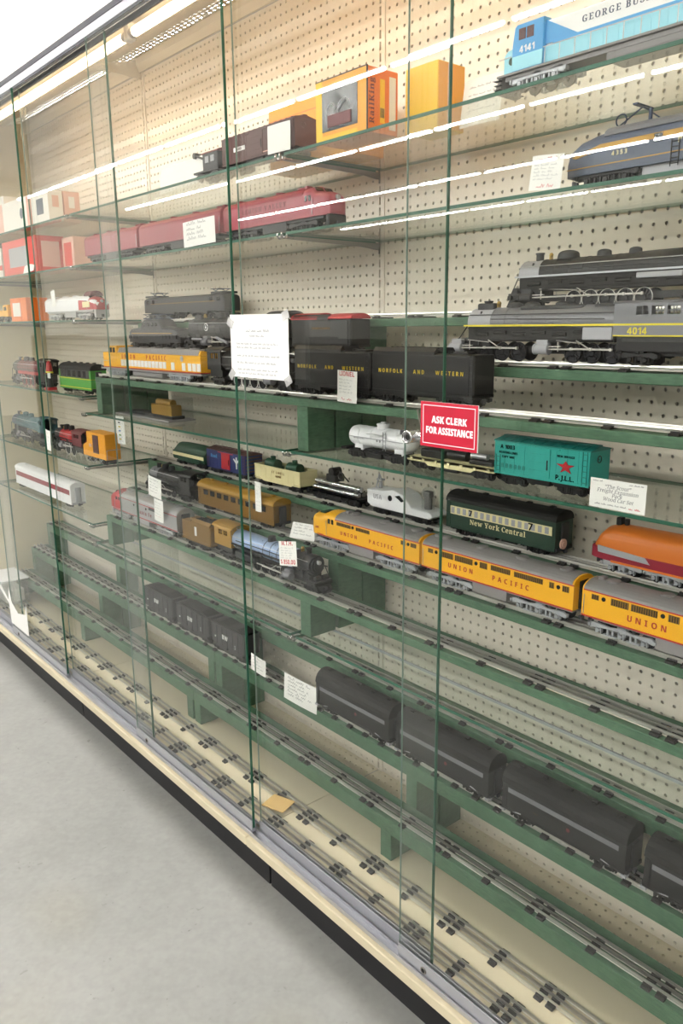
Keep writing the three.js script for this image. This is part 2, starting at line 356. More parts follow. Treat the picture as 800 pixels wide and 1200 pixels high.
for (const [k, w] of [['D', 'white cartons'], ['C', 'red cartons'], [3, 'red and white diesel'], [4, 'green coach'], [6, 'orange tower car'], [7, 'white coach with red band']]) shelf(0, LS[k], `glass shelf under the ${w} at the far end of the case`);
const posts = ['upright near the silver diesel', 'upright behind the printed notice', 'upright past the red sign'], floors = { A: 'lower stand', B: 'white tank car', C: 'maroon train', D: 'top' };
[BAYS[1] + 0.006, BAYS[2], BAYS[3]].forEach((x, i) => { for (const k of 'ABCD') bracket(x, SH[k], `steel shelf bracket, ${floors[k]} shelf, on ${posts[i]}`); });
const farFloors = { C: 'red carton', D: 'white carton', 3: 'red diesel', 4: 'green coach', 6: 'orange tower car', 7: 'white coach' };
for (const k of [3, 4, 6, 7]) { bracket(BAYS[1] - 0.008, LS[k], `steel shelf bracket under the ${farFloors[k]}, on the far upright`); bracket(BAYS[0] + 0.012, LS[k], `steel shelf bracket under the ${farFloors[k]}, beside the end panel`); }
for (const k of ['C', 'D']) bracket(BAYS[0] + 0.012, LS[k], `steel shelf bracket under the ${farFloors[k]}, beside the end panel`);

// ---------------------------------------------------------------- green step stands
// tiers: [front z, top y]; legs stand on base
function stand(label, x0, x1, base, thick, tiers, legs, legW = 0.038) {
  const t = thing('step_stand', label, 'display stand', [0, base + 0.0004, 0]);
  for (const [z, y] of tiers) {
    mesh('tread', rbox(x0, x1, y - thick - base, y - base, z - 0.085, z, 0.002), M.green, t);
    for (const x of legs) { const xx = Math.min(Math.max(x, x0), x1 - legW); mesh('leg', rbox(xx, xx + legW, 0, y - thick - base, z - 0.085, z - 0.001, 0.0015), M.green, t); }
  }
  return t;
}
const T = { 1: [-0.19, 0.256], 2: [-0.28, 0.369], 3: [-0.368, 0.479], 4: [-0.165, 0.774], 5: [-0.26, 0.866], 6: [-0.347, 0.962], 7: [-0.16, 1.28], 8: [-0.25, 1.368], 9: [-0.338, 1.466] };
const RAIL = 0.012, zc = (k) => T[k][0] - 0.03, yr = (k) => T[k][1] + RAIL;
stand('lowest green step stand, at the far end of the case floor', -3.945, -2.182, DECK, 0.038, [T[1], T[2], T[3]], [-3.945, -3.14, -2.23]);
stand('lowest green step stand, under the black passenger coaches', -2.18, -0.32, DECK, 0.038, [T[1], T[2], T[3]], [-2.18, -1.26, -0.4]);
stand('lowest green step stand, beyond the red notice board', -0.318, 0.92, DECK, 0.038, [T[1], T[2], T[3]], [-0.318, 0.4, 0.9]);
stand('green step stand on glass, under the yellow streamlined diesels', -2.72, -0.32, SH.A + 0.004, 0.019, [T[4], T[5], T[6]], [-2.72, -1.54, -0.36], 0.042);
stand('green step stand on glass, under the black steam engines', -2.71, -0.32, SH.B + 0.004, 0.019, [T[7], T[8], T[9]], [-2.71, -1.53, -0.36], 0.042);

// ---------------------------------------------------------------- three-rail track
const railGeo = (a, b, w) => sweepX([[-w, RAIL - 0.003], [-w * 0.7, RAIL], [w * 0.7, RAIL], [w, RAIL - 0.003], [w * 0.35, RAIL - 0.005], [w * 0.35, 0.004], [w * 1.1, 0.003], [-w * 1.1, 0.003], [-w * 0.35, 0.004], [-w * 0.35, RAIL - 0.005]], a, b);
const tieGeo = join([sweepX([[-0.0285, 0], [0.0285, 0], [0.0285, 0.002], [0.026, 0.0042], [-0.026, 0.0042], [-0.0285, 0.002]], -0.0085, 0.0085)].concat([-0.016, 0, 0.016].map((z) => box(-0.009, 0.009, 0.002, 0.0062, z - 0.0045, z + 0.0045))));
tieGeo.userData.joined = true;
function track(x0, x1, y, z, label, dense, shift = 0) {
  const t = thing('toy_train_track', label, 'train track', [0, y + 0.0006, z]);
  for (const [dz, m] of [[-0.016, M.rail], [0, M.railMid], [0.016, M.rail]]) mesh('rail', railGeo(x0, x1, 0.0018).translate(0, 0, dz), m, t);
  const put = (x) => { if (x > x0 + 0.007 && x < x1 - 0.007) mesh('tie', tieGeo, M.tie, t, [x, 0, 0]); };
  if (dense) for (let x = x0 + 0.02; x < x1; x += 0.064) put(x);
  else for (let k = 0, x = x0 + shift; x < x1; k++, x += 0.13) { if (k % 2) put(x); else { put(x - 0.014); put(x + 0.014); } }
}
const FAR = -3.94, NEAR = 0.9;
track(FAR, NEAR, DECK, -0.062, 'empty silver three-rail track on the case floor, beside the glass doors', false, 0.06);
track(FAR, NEAR, DECK, -0.149, 'empty silver three-rail track on the case floor, running past the feet of the green stand', false, 0.1);
track(FAR, NEAR, T[1][1], zc(1), 'empty three-rail track on the lowest tread of the green stand', false, 0.02);
track(FAR, NEAR, T[2][1], zc(2), 'three-rail track with close ties under the black coaches', true);
track(FAR, NEAR, T[3][1], zc(3), 'empty three-rail track on the third tread, behind the black coaches', false, 0.05);
track(-2.715, -0.325, T[4][1], zc(4), 'three-rail track under the silver diesel and blue steam engine', false, 0.08);
track(-2.715, -0.325, T[5][1], zc(5), 'three-rail track under the yellow streamlined diesels', false, 0.05);
track(-2.715, -0.325, T[6][1], zc(6), 'three-rail track under the cream gondola and dark green coach', false, 0.02);
track(-2.705, -0.325, T[7][1], zc(7), 'three-rail track under the tenders with yellow lettering', false, 0.06);
track(-2.705, -0.325, T[8][1], zc(8), 'three-rail track under the grey articulated steam engine', false, 0.03);
track(-2.705, -0.325, T[9][1], zc(9), 'three-rail track on the highest green tread, under the black electric engine', false, 0.09);
// ---------------------------------------------------------------- rolling stock: rail top is y = 0, front is -x, the side seen faces +z
const cache = new Map();
const shared = (key, make) => { if (!cache.has(key)) { const g = join([make()]); g.userData.joined = true; cache.set(key, g); } return cache.get(key); };
const wheelset = (r) => shared('ws' + r, () => [-1, 1].map((s) => [cyl('z', r, 0.004, 0, 0, s * 0.016, 16), cyl('z', r * 1.14, 0.0014, 0, 0, s * 0.0135, 16), cyl('z', r * 0.45, 0.003, 0, 0, s * 0.0185, 10)]).concat([cyl('z', 0.002, 0.044, 0, 0, 0, 6)]));
function truck(t, x, o = {}) {
  const r = o.r || 0.0095, n = o.axles || 2, p = o.pitch || 0.036, w = o.w || 0.023, key = `tr${r}/${n}/${p}/${w}/${o.style || ''}`;
  const g = shared(key, () => {
    const half = (n - 1) * p / 2, out = [box(-0.008, 0.008, r - 0.002, r + 0.013, -w, w)];
    for (const s of [-1, 1]) {
      const z = s * w, b = (x0, x1, y0, y1, d = 0.003) => rbox(x0, x1, y0, y1, z - d, z + d, 0.001, 1);
      if (o.style === 'heavy') {
        out.push(sweepZ([[-half - 0.02, r + 0.007], [-half - 0.017, r + 0.001], [-half - 0.006, r + 0.003], [-half + p * 0.35, r + 0.0055], [half - p * 0.35, r + 0.0055], [half + 0.006, r + 0.003], [half + 0.017, r + 0.001], [half + 0.02, r + 0.007], [half + 0.012, r + 0.0115], [half - p * 0.5, r + 0.0085], [0, r + 0.012], [-half + p * 0.5, r + 0.0085], [-half - 0.012, r + 0.0115]], z - 0.003, z + 0.003, 0.0008));
        for (let k = 0; k < n; k++) { const c = -half + k * p; out.push(b(c - 0.006, c - 0.0035, r - 0.007, r + 0.005, 0.004), b(c + 0.0035, c + 0.006, r - 0.007, r + 0.005, 0.004), cyl('z', 0.0036, 0.013, c, r - 0.001, z, 8)); }
        for (let k = 0; k < n - 1; k++) { const c = -half + (k + 0.5) * p; for (const d of [-0.005, 0.005]) out.push(cyl('y', 0.0024, 0.011, c + d, r - 0.001, z, 6)); out.push(b(c - p * 0.3, c + p * 0.3, r - 0.0085, r - 0.006, 0.004)); }
        out.push(b(-half - 0.022, -half - 0.017, r + 0.002, r + 0.009, 0.005), b(half + 0.017, half + 0.022, r + 0.002, r + 0.009, 0.005));
      } else {
        out.push(sweepZ([[-half - 0.009, r + 0.005], [-half - 0.009, r - 0.003], [-half + 0.006, r - 0.003], [-0.009, r - 0.007], [0.009, r - 0.007], [half - 0.006, r - 0.003], [half + 0.009, r - 0.003], [half + 0.009, r + 0.005], [0.009, r + 0.01], [-0.009, r + 0.01]], z - 0.002, z + 0.002));
        for (let k = 0; k < n; k++) out.push(b(-half + k * p - 0.005, -half + k * p + 0.005, r - 0.004, r + 0.004, 0.004));
        for (const d of [-0.0045, 0, 0.0045]) out.push(cyl('y', 0.002, 0.01, d, r, z + s * 0.002, 6));
      }
    }
    return out;
  });
  const m = mesh('truck', g, o.frame || M.black, t, [x, 0, 0]);
  for (let k = 0; k < n; k++) mesh('wheelset', wheelset(r), o.wheel || M.wheel, m, [-(n - 1) * p / 2 + k * p, r, 0]);
}
const couplerGeo = shared('coupler', () => [box(-0.003, 0.006, 0.011, 0.016, -0.003, 0.003), rbox(-0.0035, 0.001, 0.009, 0.018, -0.006, 0.004, 0.001, 1)]);
function couplers(t, L, ends = [1, 1]) { [[-1, 0], [1, 1]].forEach(([s, k]) => { if (!ends[k]) return; const c = mesh('coupler', couplerGeo, M.aluDark, t, [s * L / 2, 0, 0]); if (s > 0) c.rotation.y = Math.PI; }); }
function under(t, L, trucks, y = 0.018, mat = M.black) {
  mesh('underframe', [box(-L / 2 + 0.006, L / 2 - 0.006, y, y + 0.006, -0.012, 0.012), box(-L * 0.2, L * 0.2, y - 0.004, y + 0.006, -0.02, 0.02), rbox(-0.03, 0.02, y - 0.008, y + 0.004, 0.012, 0.026, 0.002, 1), cyl('x', 0.006, 0.035, 0.045, y - 0.002, 0.018, 10)], mat, t);
  for (const s of [-1, 1]) truck(t, s * trucks.at, trucks);
}
function ladder(x, y0, y1, z, n, w = 0.009) {
  const g = [box(x - w / 2 - 0.0006, x - w / 2 + 0.0006, y0, y1, z - 0.0006, z + 0.0006), box(x + w / 2 - 0.0006, x + w / 2 + 0.0006, y0, y1, z - 0.0006, z + 0.0006)];
  for (let k = 0; k < n; k++) { const y = y0 + (k + 0.5) * (y1 - y0) / n; g.push(box(x - w / 2, x + w / 2, y - 0.0006, y + 0.0006, z - 0.0006, z + 0.0006)); }
  return g;
}
const arcProfile = (w, ye, yt, n = 8) => { const a = []; for (let k = 0; k <= n; k++) { const q = Math.PI * k / n; a.push([w * Math.cos(q), ye + (yt - ye) * Math.sin(q)]); } return a; };
function boxcar(t, o) {
  const { L, body, roof = body, w = 0.031, y0 = 0.021, h = 0.072 } = o, y1 = y0 + h;
  const g = [box(-L / 2, L / 2, y0, y1, -w, w)];
  for (const s of [-1, 1]) { const n = Math.round(L / 0.022); for (let k = 0; k <= n; k++) { const x = -L / 2 + k * L / n; g.push(box(Math.max(-L / 2, x - 0.0008), Math.min(L / 2, x + 0.0008), y0, y1, s * w - 0.0006, s * w + 0.0006)); } g.push(box(-L / 2, L / 2, y0 - 0.002, y0 + 0.003, s * w - 0.001, s * w + 0.001)); }
  mesh('body', g, body, t);
  const rf = [sweepX([[-w - 0.001, y1], [-w - 0.001, y1 + 0.002], [0, y1 + 0.008], [w + 0.001, y1 + 0.002], [w + 0.001, y1]], -L / 2 - 0.002, L / 2 + 0.002), box(-L / 2, L / 2, y1 + 0.0075, y1 + 0.0095, -0.006, 0.006)];
  for (let x = -L / 2 + 0.012; x < L / 2; x += 0.022) for (const s of [-1, 1]) rf.push(sweepX([[s * 0.004, y1 + 0.0078], [s * (w + 0.001), y1 + 0.0018], [s * (w + 0.001), y1 + 0.0032], [s * 0.004, y1 + 0.0092]].sort((a, b) => 0), x, x + 0.0015));
  mesh('roof', rf, roof, t);
  const dw = o.door || 0.045;
  for (const s of [-1, 1]) {
    const d = mesh('door', [rbox(-dw / 2, dw / 2, y0 + 0.002, y1 - 0.003, s * w - 0.002, s * w + 0.002, 0.0008, 1), box(-dw / 2 - 0.02, dw / 2 + 0.02, y1 - 0.004, y1 - 0.002, s * w - 0.0025, s * w + 0.0025), ...[0.25, 0.5, 0.75].map((q) => box(-dw / 2 + 0.002, dw / 2 - 0.002, y0 + h * q - 0.0006, y0 + h * q + 0.0006, s * w - 0.0026, s * w + 0.0026))], o.doorMat || body, t);
    mesh('latch', box(dw / 2 - 0.006, dw / 2 - 0.004, y0 + h * 0.3, y0 + h * 0.6, s * w - 0.0035, s * w + 0.0035), M.black, d);
  }
  mesh('ladder', [ladder(L / 2 - 0.009, y0, y1, w + 0.0015, 6), ladder(-L / 2 + 0.009, y0, y1 * 0.7, w + 0.0015, 4)], roof, t);
  mesh('brake_wheel', [new THREE.TorusGeometry(0.006, 0.0008, 5, 14).rotateY(Math.PI / 2).translate(L / 2 + 0.004, y1 - 0.014, 0.008), box(L / 2, L / 2 + 0.004, y1 - 0.0145, y1 - 0.0135, 0.0075, 0.0085)], M.black, t);
  under(t, L, { at: L / 2 - 0.04, ...(o.truck || {}) }); couplers(t, L);
  return { y0, y1, w };
}
function hopper(t, o) {
  const { L, mat } = o, w = 0.03, y0 = 0.02, y1 = o.h || 0.092;
  mesh('body', [sweepZ([[-L / 2, y1], [-L / 2, y0 + 0.012], [-L * 0.2, y0 - 0.004], [-L * 0.06, y0 - 0.004], [0, y0 + 0.012], [L * 0.06, y0 - 0.004], [L * 0.2, y0 - 0.004], [L / 2, y0 + 0.012], [L / 2, y1]], -w, w), box(-L / 2 - 0.001, L / 2 + 0.001, y1 - 0.004, y1, -w - 0.002, w + 0.002)], mat, t);
  const ribs = []; for (let k = 0; k <= 6; k++) for (const s of [-1, 1]) { const x = -L / 2 + 0.004 + k * (L - 0.008) / 6; ribs.push(box(x - 0.0012, x + 0.0012, y0 + 0.011, y1 - 0.003, s * w - 0.002, s * w + 0.002)); }
  mesh('rib', ribs, mat, t);
  mesh('load', sweepZ([[-L / 2 + 0.004, y1 - 0.003], [L / 2 - 0.004, y1 - 0.003], [L * 0.25, y1 + 0.006], [0, y1 + 0.003], [-L * 0.25, y1 + 0.007]], -w + 0.004, w - 0.004, 0.003), M.blackMat, t);
  mesh('ladder', ladder(L / 2 - 0.012, y0 + 0.012, y1 - 0.006, w + 0.003, 5), M.charcoal, t);
  under(t, L, { at: L / 2 - 0.032 }, 0.014); couplers(t, L);
}
function gondola(t, o) {
  const { L, mat, h = 0.036 } = o, w = 0.031, y0 = 0.02, y1 = y0 + h;
  const side = (s) => [sweepZ([[-L / 2, y0 + 0.006], [-L / 2 + 0.03, y0 + 0.006], [-L / 2 + 0.045, y0 - 0.003], [L / 2 - 0.045, y0 - 0.003], [L / 2 - 0.03, y0 + 0.006], [L / 2, y0 + 0.006], [L / 2, y1], [-L / 2, y1]], s * w - 0.0012, s * w + 0.0012)];
  const g = [side(-1), side(1), box(-L / 2, -L / 2 + 0.002, y0, y1, -w, w), box(L / 2 - 0.002, L / 2, y0, y1, -w, w), box(-L / 2, L / 2, y0, y0 + 0.003, -w, w), box(-L / 2, L / 2, y1 - 0.003, y1, w - 0.001, w + 0.0025), box(-L / 2, L / 2, y1 - 0.003, y1, -w - 0.0025, -w + 0.001)];
  mesh('body', g, mat, t);
  const n = 8; for (const s of [1, -1]) { const r = []; for (let k = 0; k <= n; k++) { const x = -L / 2 + 0.003 + k * (L - 0.006) / n; r.push(box(x - 0.0012, x + 0.0012, y0 + 0.006, y1, s * w - 0.002, s * w + 0.002)); } mesh('stake', r, mat, t); }
  under(t, L, { at: L / 2 - 0.038 }); couplers(t, L);
  return { y0, y1, w };
}
function tankCar(t, o) {
  const { L, r, mat } = o, yc = 0.026 + r;
  const pts = [[0.001, -L / 2], [r * 0.55, -L / 2 + 0.002], [r * 0.9, -L / 2 + 0.008], [r, -L / 2 + 0.018], [r, L / 2 - 0.018], [r * 0.9, L / 2 - 0.008], [r * 0.55, L / 2 - 0.002], [0.001, L / 2]].map(([a, b]) => new THREE.Vector2(a, b));
  const tank = mesh('tank', [new THREE.LatheGeometry(pts, 24).rotateZ(-Math.PI / 2).translate(0, yc, 0), ...[-0.3, -0.1, 0.1, 0.3].map((q) => cyl('x', r + 0.0007, 0.003, q * L, yc, 0, 24))], mat, t);
  mesh('saddle', [-1, 1].map((s) => rbox(s * L * 0.32 - 0.014, s * L * 0.32 + 0.014, 0.018, yc - r * 0.6, -r * 0.7, r * 0.7, 0.002, 1)), mat, tank);
  const dome = mesh('dome', [cyl('y', 0.014, 0.014, 0, yc + r + 0.003, 0, 18), cyl('y', 0.0155, 0.003, 0, yc + r + 0.008, 0, 18), cyl('y', 0.006, 0.005, 0, yc + r + 0.011, 0, 10)], mat, t);
  mesh('platform', [box(-0.024, 0.024, yc + r * 0.4, yc + r * 0.4 + 0.0015, r * 0.85, r + 0.012)], mat, dome);
  mesh('handrail', [-1, 1].map((s) => [rod([-L / 2 + 0.014, yc, s * (r + 0.0025)], [L / 2 - 0.014, yc, s * (r + 0.0025)], 0.0008), ...[-0.4, -0.15, 0.15, 0.4].map((q) => rod([q * L, yc, s * r * 0.98], [q * L, yc, s * (r + 0.0025)], 0.0007))]), M.lightGrey, t);
  mesh('end_deck', [box(-L / 2 - 0.008, L / 2 + 0.008, 0.018, 0.022, -0.01, 0.01), box(-L / 2 - 0.01, -L / 2 + 0.01, 0.018, 0.023, -0.03, 0.03), box(L / 2 - 0.01, L / 2 + 0.01, 0.018, 0.023, -0.03, 0.03)], o.frame || M.black, t);
  under(t, L, { at: L / 2 - 0.036 }, 0.013); couplers(t, L + 0.016);
  return yc;
}
function flatCar(t, o) {
  const { L, mat } = o, w = 0.031;
  mesh('deck', [box(-L / 2, L / 2, 0.021, 0.026, -w, w), sweepZ([[-L / 2, 0.026], [-L / 2, 0.018], [-L / 2 + 0.05, 0.018], [-L / 2 + 0.06, 0.012], [L / 2 - 0.06, 0.012], [L / 2 - 0.05, 0.018], [L / 2, 0.018], [L / 2, 0.026]], w - 0.003, w), sweepZ([[-L / 2, 0.026], [-L / 2, 0.018], [-L / 2 + 0.05, 0.018], [-L / 2 + 0.06, 0.012], [L / 2 - 0.06, 0.012], [L / 2 - 0.05, 0.018], [L / 2, 0.018], [L / 2, 0.026]], -w, -w + 0.003)], mat, t);
  for (let k = 0; k < 7; k++) for (const s of [1, -1]) mesh('stake_pocket', box(-L / 2 + 0.014 + k * (L - 0.028) / 6 - 0.003, -L / 2 + 0.014 + k * (L - 0.028) / 6 + 0.003, 0.018, 0.025, s * w - 0.002, s * w + 0.002), mat, t);
  under(t, L, { at: L / 2 - 0.038 }, 0.012); couplers(t, L);
}
function coach(t, o) {
  const { L, body, roof = body, w = 0.031, y0 = 0.018, ye = 0.078, yt = 0.1 } = o;
  mesh('body', [box(-L / 2, L / 2, y0, ye, -w, w), box(-L / 2, L / 2, y0 - 0.003, y0 + 0.002, -w - 0.0008, w + 0.0008), box(-L / 2 + 0.002, L / 2 - 0.002, ye - 0.004, ye - 0.002, -w - 0.0008, w + 0.0008)], body, t);
  const rf = [sweepX([...arcProfile(w + 0.0015, ye, yt, 10), [-w - 0.0015, ye - 0.002], [w + 0.0015, ye - 0.002]].map((p) => p), -L / 2 - 0.001, L / 2 + 0.001)];
  if (o.clerestory) rf.push(sweepX([...arcProfile(w * 0.5, yt - 0.004, yt + 0.008, 6)], -L / 2 + 0.012, L / 2 - 0.012));
  for (let k = 0; k < 5; k++) rf.push(rbox(-L * 0.4 + k * L * 0.2 - 0.006, -L * 0.4 + k * L * 0.2 + 0.006, yt - 0.001, yt + 0.0035, -0.005, 0.005, 0.001, 1));
  mesh('roof', rf, roof, t);
  for (const s of [1, -1]) {
    if (o.band) mesh('window_band', box(-L / 2 + (o.bandIn || 0.012), L / 2 - (o.bandIn || 0.012), o.bandY[0], o.bandY[1], s * w - 0.0009, s * w + 0.0009), o.band, t);
    const n = o.windows || 0, [a, b] = o.winY || [0.05, 0.066], in_ = o.winIn || 0.03;
    for (let k = 0; k < n; k++) { const x = -L / 2 + in_ + (k + 0.5) * (L - 2 * in_) / n, ww = (L - 2 * in_) / n * (o.winFill || 0.62) / 2; mesh('window', box(x - ww, x + ww, a, b, s * w - 0.0014, s * w + 0.0014), o.winMat || M.windowDark, t); }
    mesh('door', [box(-L / 2 + 0.004, -L / 2 + 0.013, y0, ye - 0.005, s * w - 0.0012, s * w + 0.0012)], body, t);
  }
  mesh('vestibule', [-1, 1].map((s) => [rbox(s * L / 2 - 0.005, s * L / 2 + 0.005, y0 + 0.002, ye - 0.006, -0.012, 0.012, 0.002, 1), box(s * L / 2 - 0.003, s * L / 2 + 0.003, y0 - 0.004, y0 + 0.004, -w + 0.003, w - 0.003)]), o.end || M.charcoal, t);
  mesh('underbody', [rbox(-L * 0.17, -L * 0.03, 0.006, y0 + 0.002, -0.024, 0.024, 0.002, 1), rbox(L * 0.02, L * 0.16, 0.008, y0 + 0.002, -0.024, 0.024, 0.002, 1), box(-L / 2 + 0.01, L / 2 - 0.01, 0.014, y0 + 0.002, -0.02, 0.02)], M.black, t);
  for (const s of [-1, 1]) truck(t, s * (L / 2 - 0.05), { axles: o.axles || 3, pitch: 0.024, style: 'heavy', frame: o.truckMat || M.black, ...(o.truck || {}) });
  couplers(t, L + 0.01);
}
// streamlined diesel: body skin, roof shell, grilles, portholes
function streamliner(t, o) {
  const { L, body, roof, w = 0.0325, y0 = 0.03, ye = 0.084, yt = 0.101 } = o, skirt = o.skirt || roof;
  const prof = (k, ws, top, eave) => { const a = [[w * ws, y0 + 0.002 * k], [w * ws, y0 + (eave - y0) * 0.33], [w * ws, y0 + (eave - y0) * 0.67], ...arcProfile(w * ws, eave, top, 8), [-w * ws, y0 + (eave - y0) * 0.67], [-w * ws, y0 + (eave - y0) * 0.33], [-w * ws, y0 + 0.002 * k]]; return a; };
  const H = (f) => y0 + (yt - y0) * f, sec = [];
  let cabEnd = -L / 2;
  if (o.nose) {
    const n = o.nose, x = -L / 2;      // length of the nose in front of the windshield
    const nt = o.noseTop || 0.74;
    if (o.blunt) sec.push({ x, pts: prof(2, 0.7, H(nt * 0.8), H(nt * 0.6)) }, { x: x + 0.003, pts: prof(1, 0.86, H(nt * 0.91), H(nt * 0.68)) }, { x: x + 0.009, pts: prof(0, 0.96, H(nt * 0.98), H(nt * 0.76)) }, { x: x + 0.018, pts: prof(0, 1, H(nt), H(nt * 0.8)) });
    else sec.push({ x, pts: prof(2, 0.55, H(nt * 0.62), H(nt * 0.45)) }, { x: x + 0.005, pts: prof(1, 0.78, H(nt * 0.82), H(nt * 0.55)) }, { x: x + 0.013, pts: prof(0, 0.92, H(nt * 0.94), H(nt * 0.66)) }, { x: x + 0.026, pts: prof(0, 0.99, H(nt), H(nt * 0.72)) });
    sec.push({ x: x + n * 0.9, pts: prof(0, 1, H(nt + 0.01), H(nt * (o.blunt ? 0.82 : 0.74))) }, { x: x + n, pts: prof(0, 1, H(nt + 0.03), H(nt * (o.blunt ? 0.84 : 0.76))) }, { x: x + n + (o.rake || 0.012), pts: prof(0, 1, H(0.985), ye) }, { x: x + n + (o.rake || 0.012) + 0.01, pts: prof(0, 1, yt, ye) });
    cabEnd = x + n + (o.cab || 0.035);
  } else sec.push({ x: -L / 2, pts: prof(0, 1, yt, ye) });
  sec.push({ x: L / 2, pts: prof(0, 1, yt, ye) });
  mesh('body', loft(sec), body, t);
  const rs = cabEnd + (o.nose ? 0.004 : 0.003);
  const outer = arcProfile(w + 0.0008, ye, yt + 0.0009, 10);
  const rg = [sweepX([...outer, ...arcProfile(w - 0.001, ye, yt - 0.001, 10).reverse()], rs, L / 2 - 0.004)];
  for (let k = 0; k < (o.fans || 4); k++) { const x = rs + 0.04 + k * (L / 2 - rs - 0.08) / Math.max(1, (o.fans || 4) - 1); rg.push(cyl('y', 0.013, 0.004, x, yt + 0.0018, 0, 18), cyl('y', 0.009, 0.0055, x, yt + 0.0018, 0, 14)); }
  rg.push(rbox(rs + 0.012, rs + 0.024, yt, yt + 0.006, -0.008, 0.008, 0.001, 1));
  mesh('roof', rg, roof, t);
  if (o.line) mesh('stripe', [1, -1].map((s) => [box(rs, L / 2, ye - 0.0022, ye + 0.0002, s * w - 0.0009, s * w + 0.0009), box(o.nose ? -L / 2 + 0.03 : -L / 2, L / 2, y0 - 0.001, y0 + 0.0016, s * w - 0.0009, s * w + 0.0009)]), o.line, t);
  mesh('skirt', [box(-L * 0.13, L * 0.1, 0.009, y0 + 0.001, -w + 0.004, w - 0.004), box(-L / 2 + 0.02, L / 2 - 0.004, y0 - 0.006, y0 + 0.001, -w + 0.006, w - 0.006)], skirt, t);
  for (const s of [1, -1]) {
    for (const [a, b, c, d] of o.grilles || []) {
      const g = mesh('grille', box(a, b, c, d, s * w - 0.0007, s * w + 0.0007), o.grilleMat || M.goldDark, t);
      const sl = []; for (let x = a + 0.003; x < b; x += 0.0046) sl.push(box(x - 0.0007, x + 0.0007, c + 0.001, d - 0.001, s * w - 0.0012, s * w + 0.0012));
      if (sl.length) mesh('slat', sl, M.blackMat, g);
    }
    for (const [x, y] of o.ports || []) mesh('porthole', cyl('z', 0.0042, 0.0022, x, y, s * w, 12), M.windowDark, t);
    if (o.nose) {
      mesh('cab_window', [rbox(cabEnd - 0.026, cabEnd - 0.016, ye - 0.016, ye - 0.003, s * w - 0.0008, s * w + 0.0008, 0.0007, 1), rbox(cabEnd - 0.012, cabEnd - 0.003, ye - 0.016, ye - 0.003, s * w - 0.0008, s * w + 0.0008, 0.0007, 1)], M.windowDark, t);
      mesh('grab_rail', rod([cabEnd - 0.031, y0 + 0.004, s * (w + 0.0015)], [cabEnd - 0.031, ye - 0.01, s * (w + 0.0015)], 0.0007), M.silver, t);
      const xw = -L / 2 + o.nose + (o.rake || 0.012) * 0.5 - 0.0005;
      mesh('windshield', box(-0.0007, 0.0007, -0.0055, 0.0055, -0.011, 0.011).rotateZ(-Math.atan2(o.rake || 0.012, (yt - y0) * (0.985 - (o.noseTop || 0.74) - 0.03))).translate(xw, H((0.985 + (o.noseTop || 0.74)) / 2), s * 0.0135), M.windowDark, t);
    } else mesh('grab_rail', rod([-L / 2 + 0.005, y0 + 0.004, s * (w + 0.0015)], [-L / 2 + 0.005, ye - 0.01, s * (w + 0.0015)], 0.0007), M.silver, t);
  }
  if (o.nose) { mesh('headlight', [cyl('x', 0.0062, 0.008, -L / 2 + 0.004, H((o.noseTop || 0.74) * 0.72), 0, 14), cyl('x', 0.0045, 0.004, -L / 2 - 0.001, H((o.noseTop || 0.74) * 0.72), 0, 12)], M.silver, t); if (o.noseCap) mesh('anti_glare_panel', rbox(-L / 2 + 0.016, -L / 2 + o.nose - 0.002, H((o.noseTop || 0.74)) - 0.0055, H((o.noseTop || 0.74)) + 0.0022, -0.017, 0.017, 0.003), o.noseCap, t); mesh('pilot', rbox(-L / 2 + 0.002, -L / 2 + 0.014, 0.006, y0 + 0.002, -w * 0.8, w * 0.8, 0.003), skirt, t); }
  const ends = o.nose ? [1] : [-1, 1];
  mesh('diaphragm', ends.map((s) => [rbox(s * L / 2 - 0.002, s * L / 2 + 0.004, y0, ye + 0.004, -0.015, 0.015, 0.002, 1)]), M.black, t);
  for (const s of [-1, 1]) truck(t, s * (L / 2 - (o.inset || 0.085)), { axles: o.axles || 3, pitch: o.pitch || 0.036, r: o.wheelR || 0.0105, style: 'heavy', frame: o.truckMat || M.frameSilver, w: 0.027 });
  couplers(t, L, [1, 1]);
  return { w, y0, ye, yt, cabEnd };
}
const driver = (r, spokes = 12) => shared(`dr${r}`, () => { const g = [new THREE.TorusGeometry(r * 0.9, r * 0.1, 6, 24).translate(0, 0, 0), cyl('z', r * 0.25, 0.004, 0, 0, 0, 10), cyl('z', r * 0.86, 0.0012, 0, 0, -0.002, 20), box(-r * 0.45, r * 0.45, -r * 0.8, -r * 0.4, -0.0015, 0.0015)]; for (let k = 0; k < spokes; k++) g.push(box(-r * 0.05, r * 0.05, 0, r * 0.9, -0.001, 0.001).rotateZ(k * 2 * Math.PI / spokes)); return g; });
const rimGeo = (r) => shared(`rim${r}`, () => [new THREE.TorusGeometry(r * 0.985, r * 0.045, 6, 28).translate(0, 0, 0.0018)]);
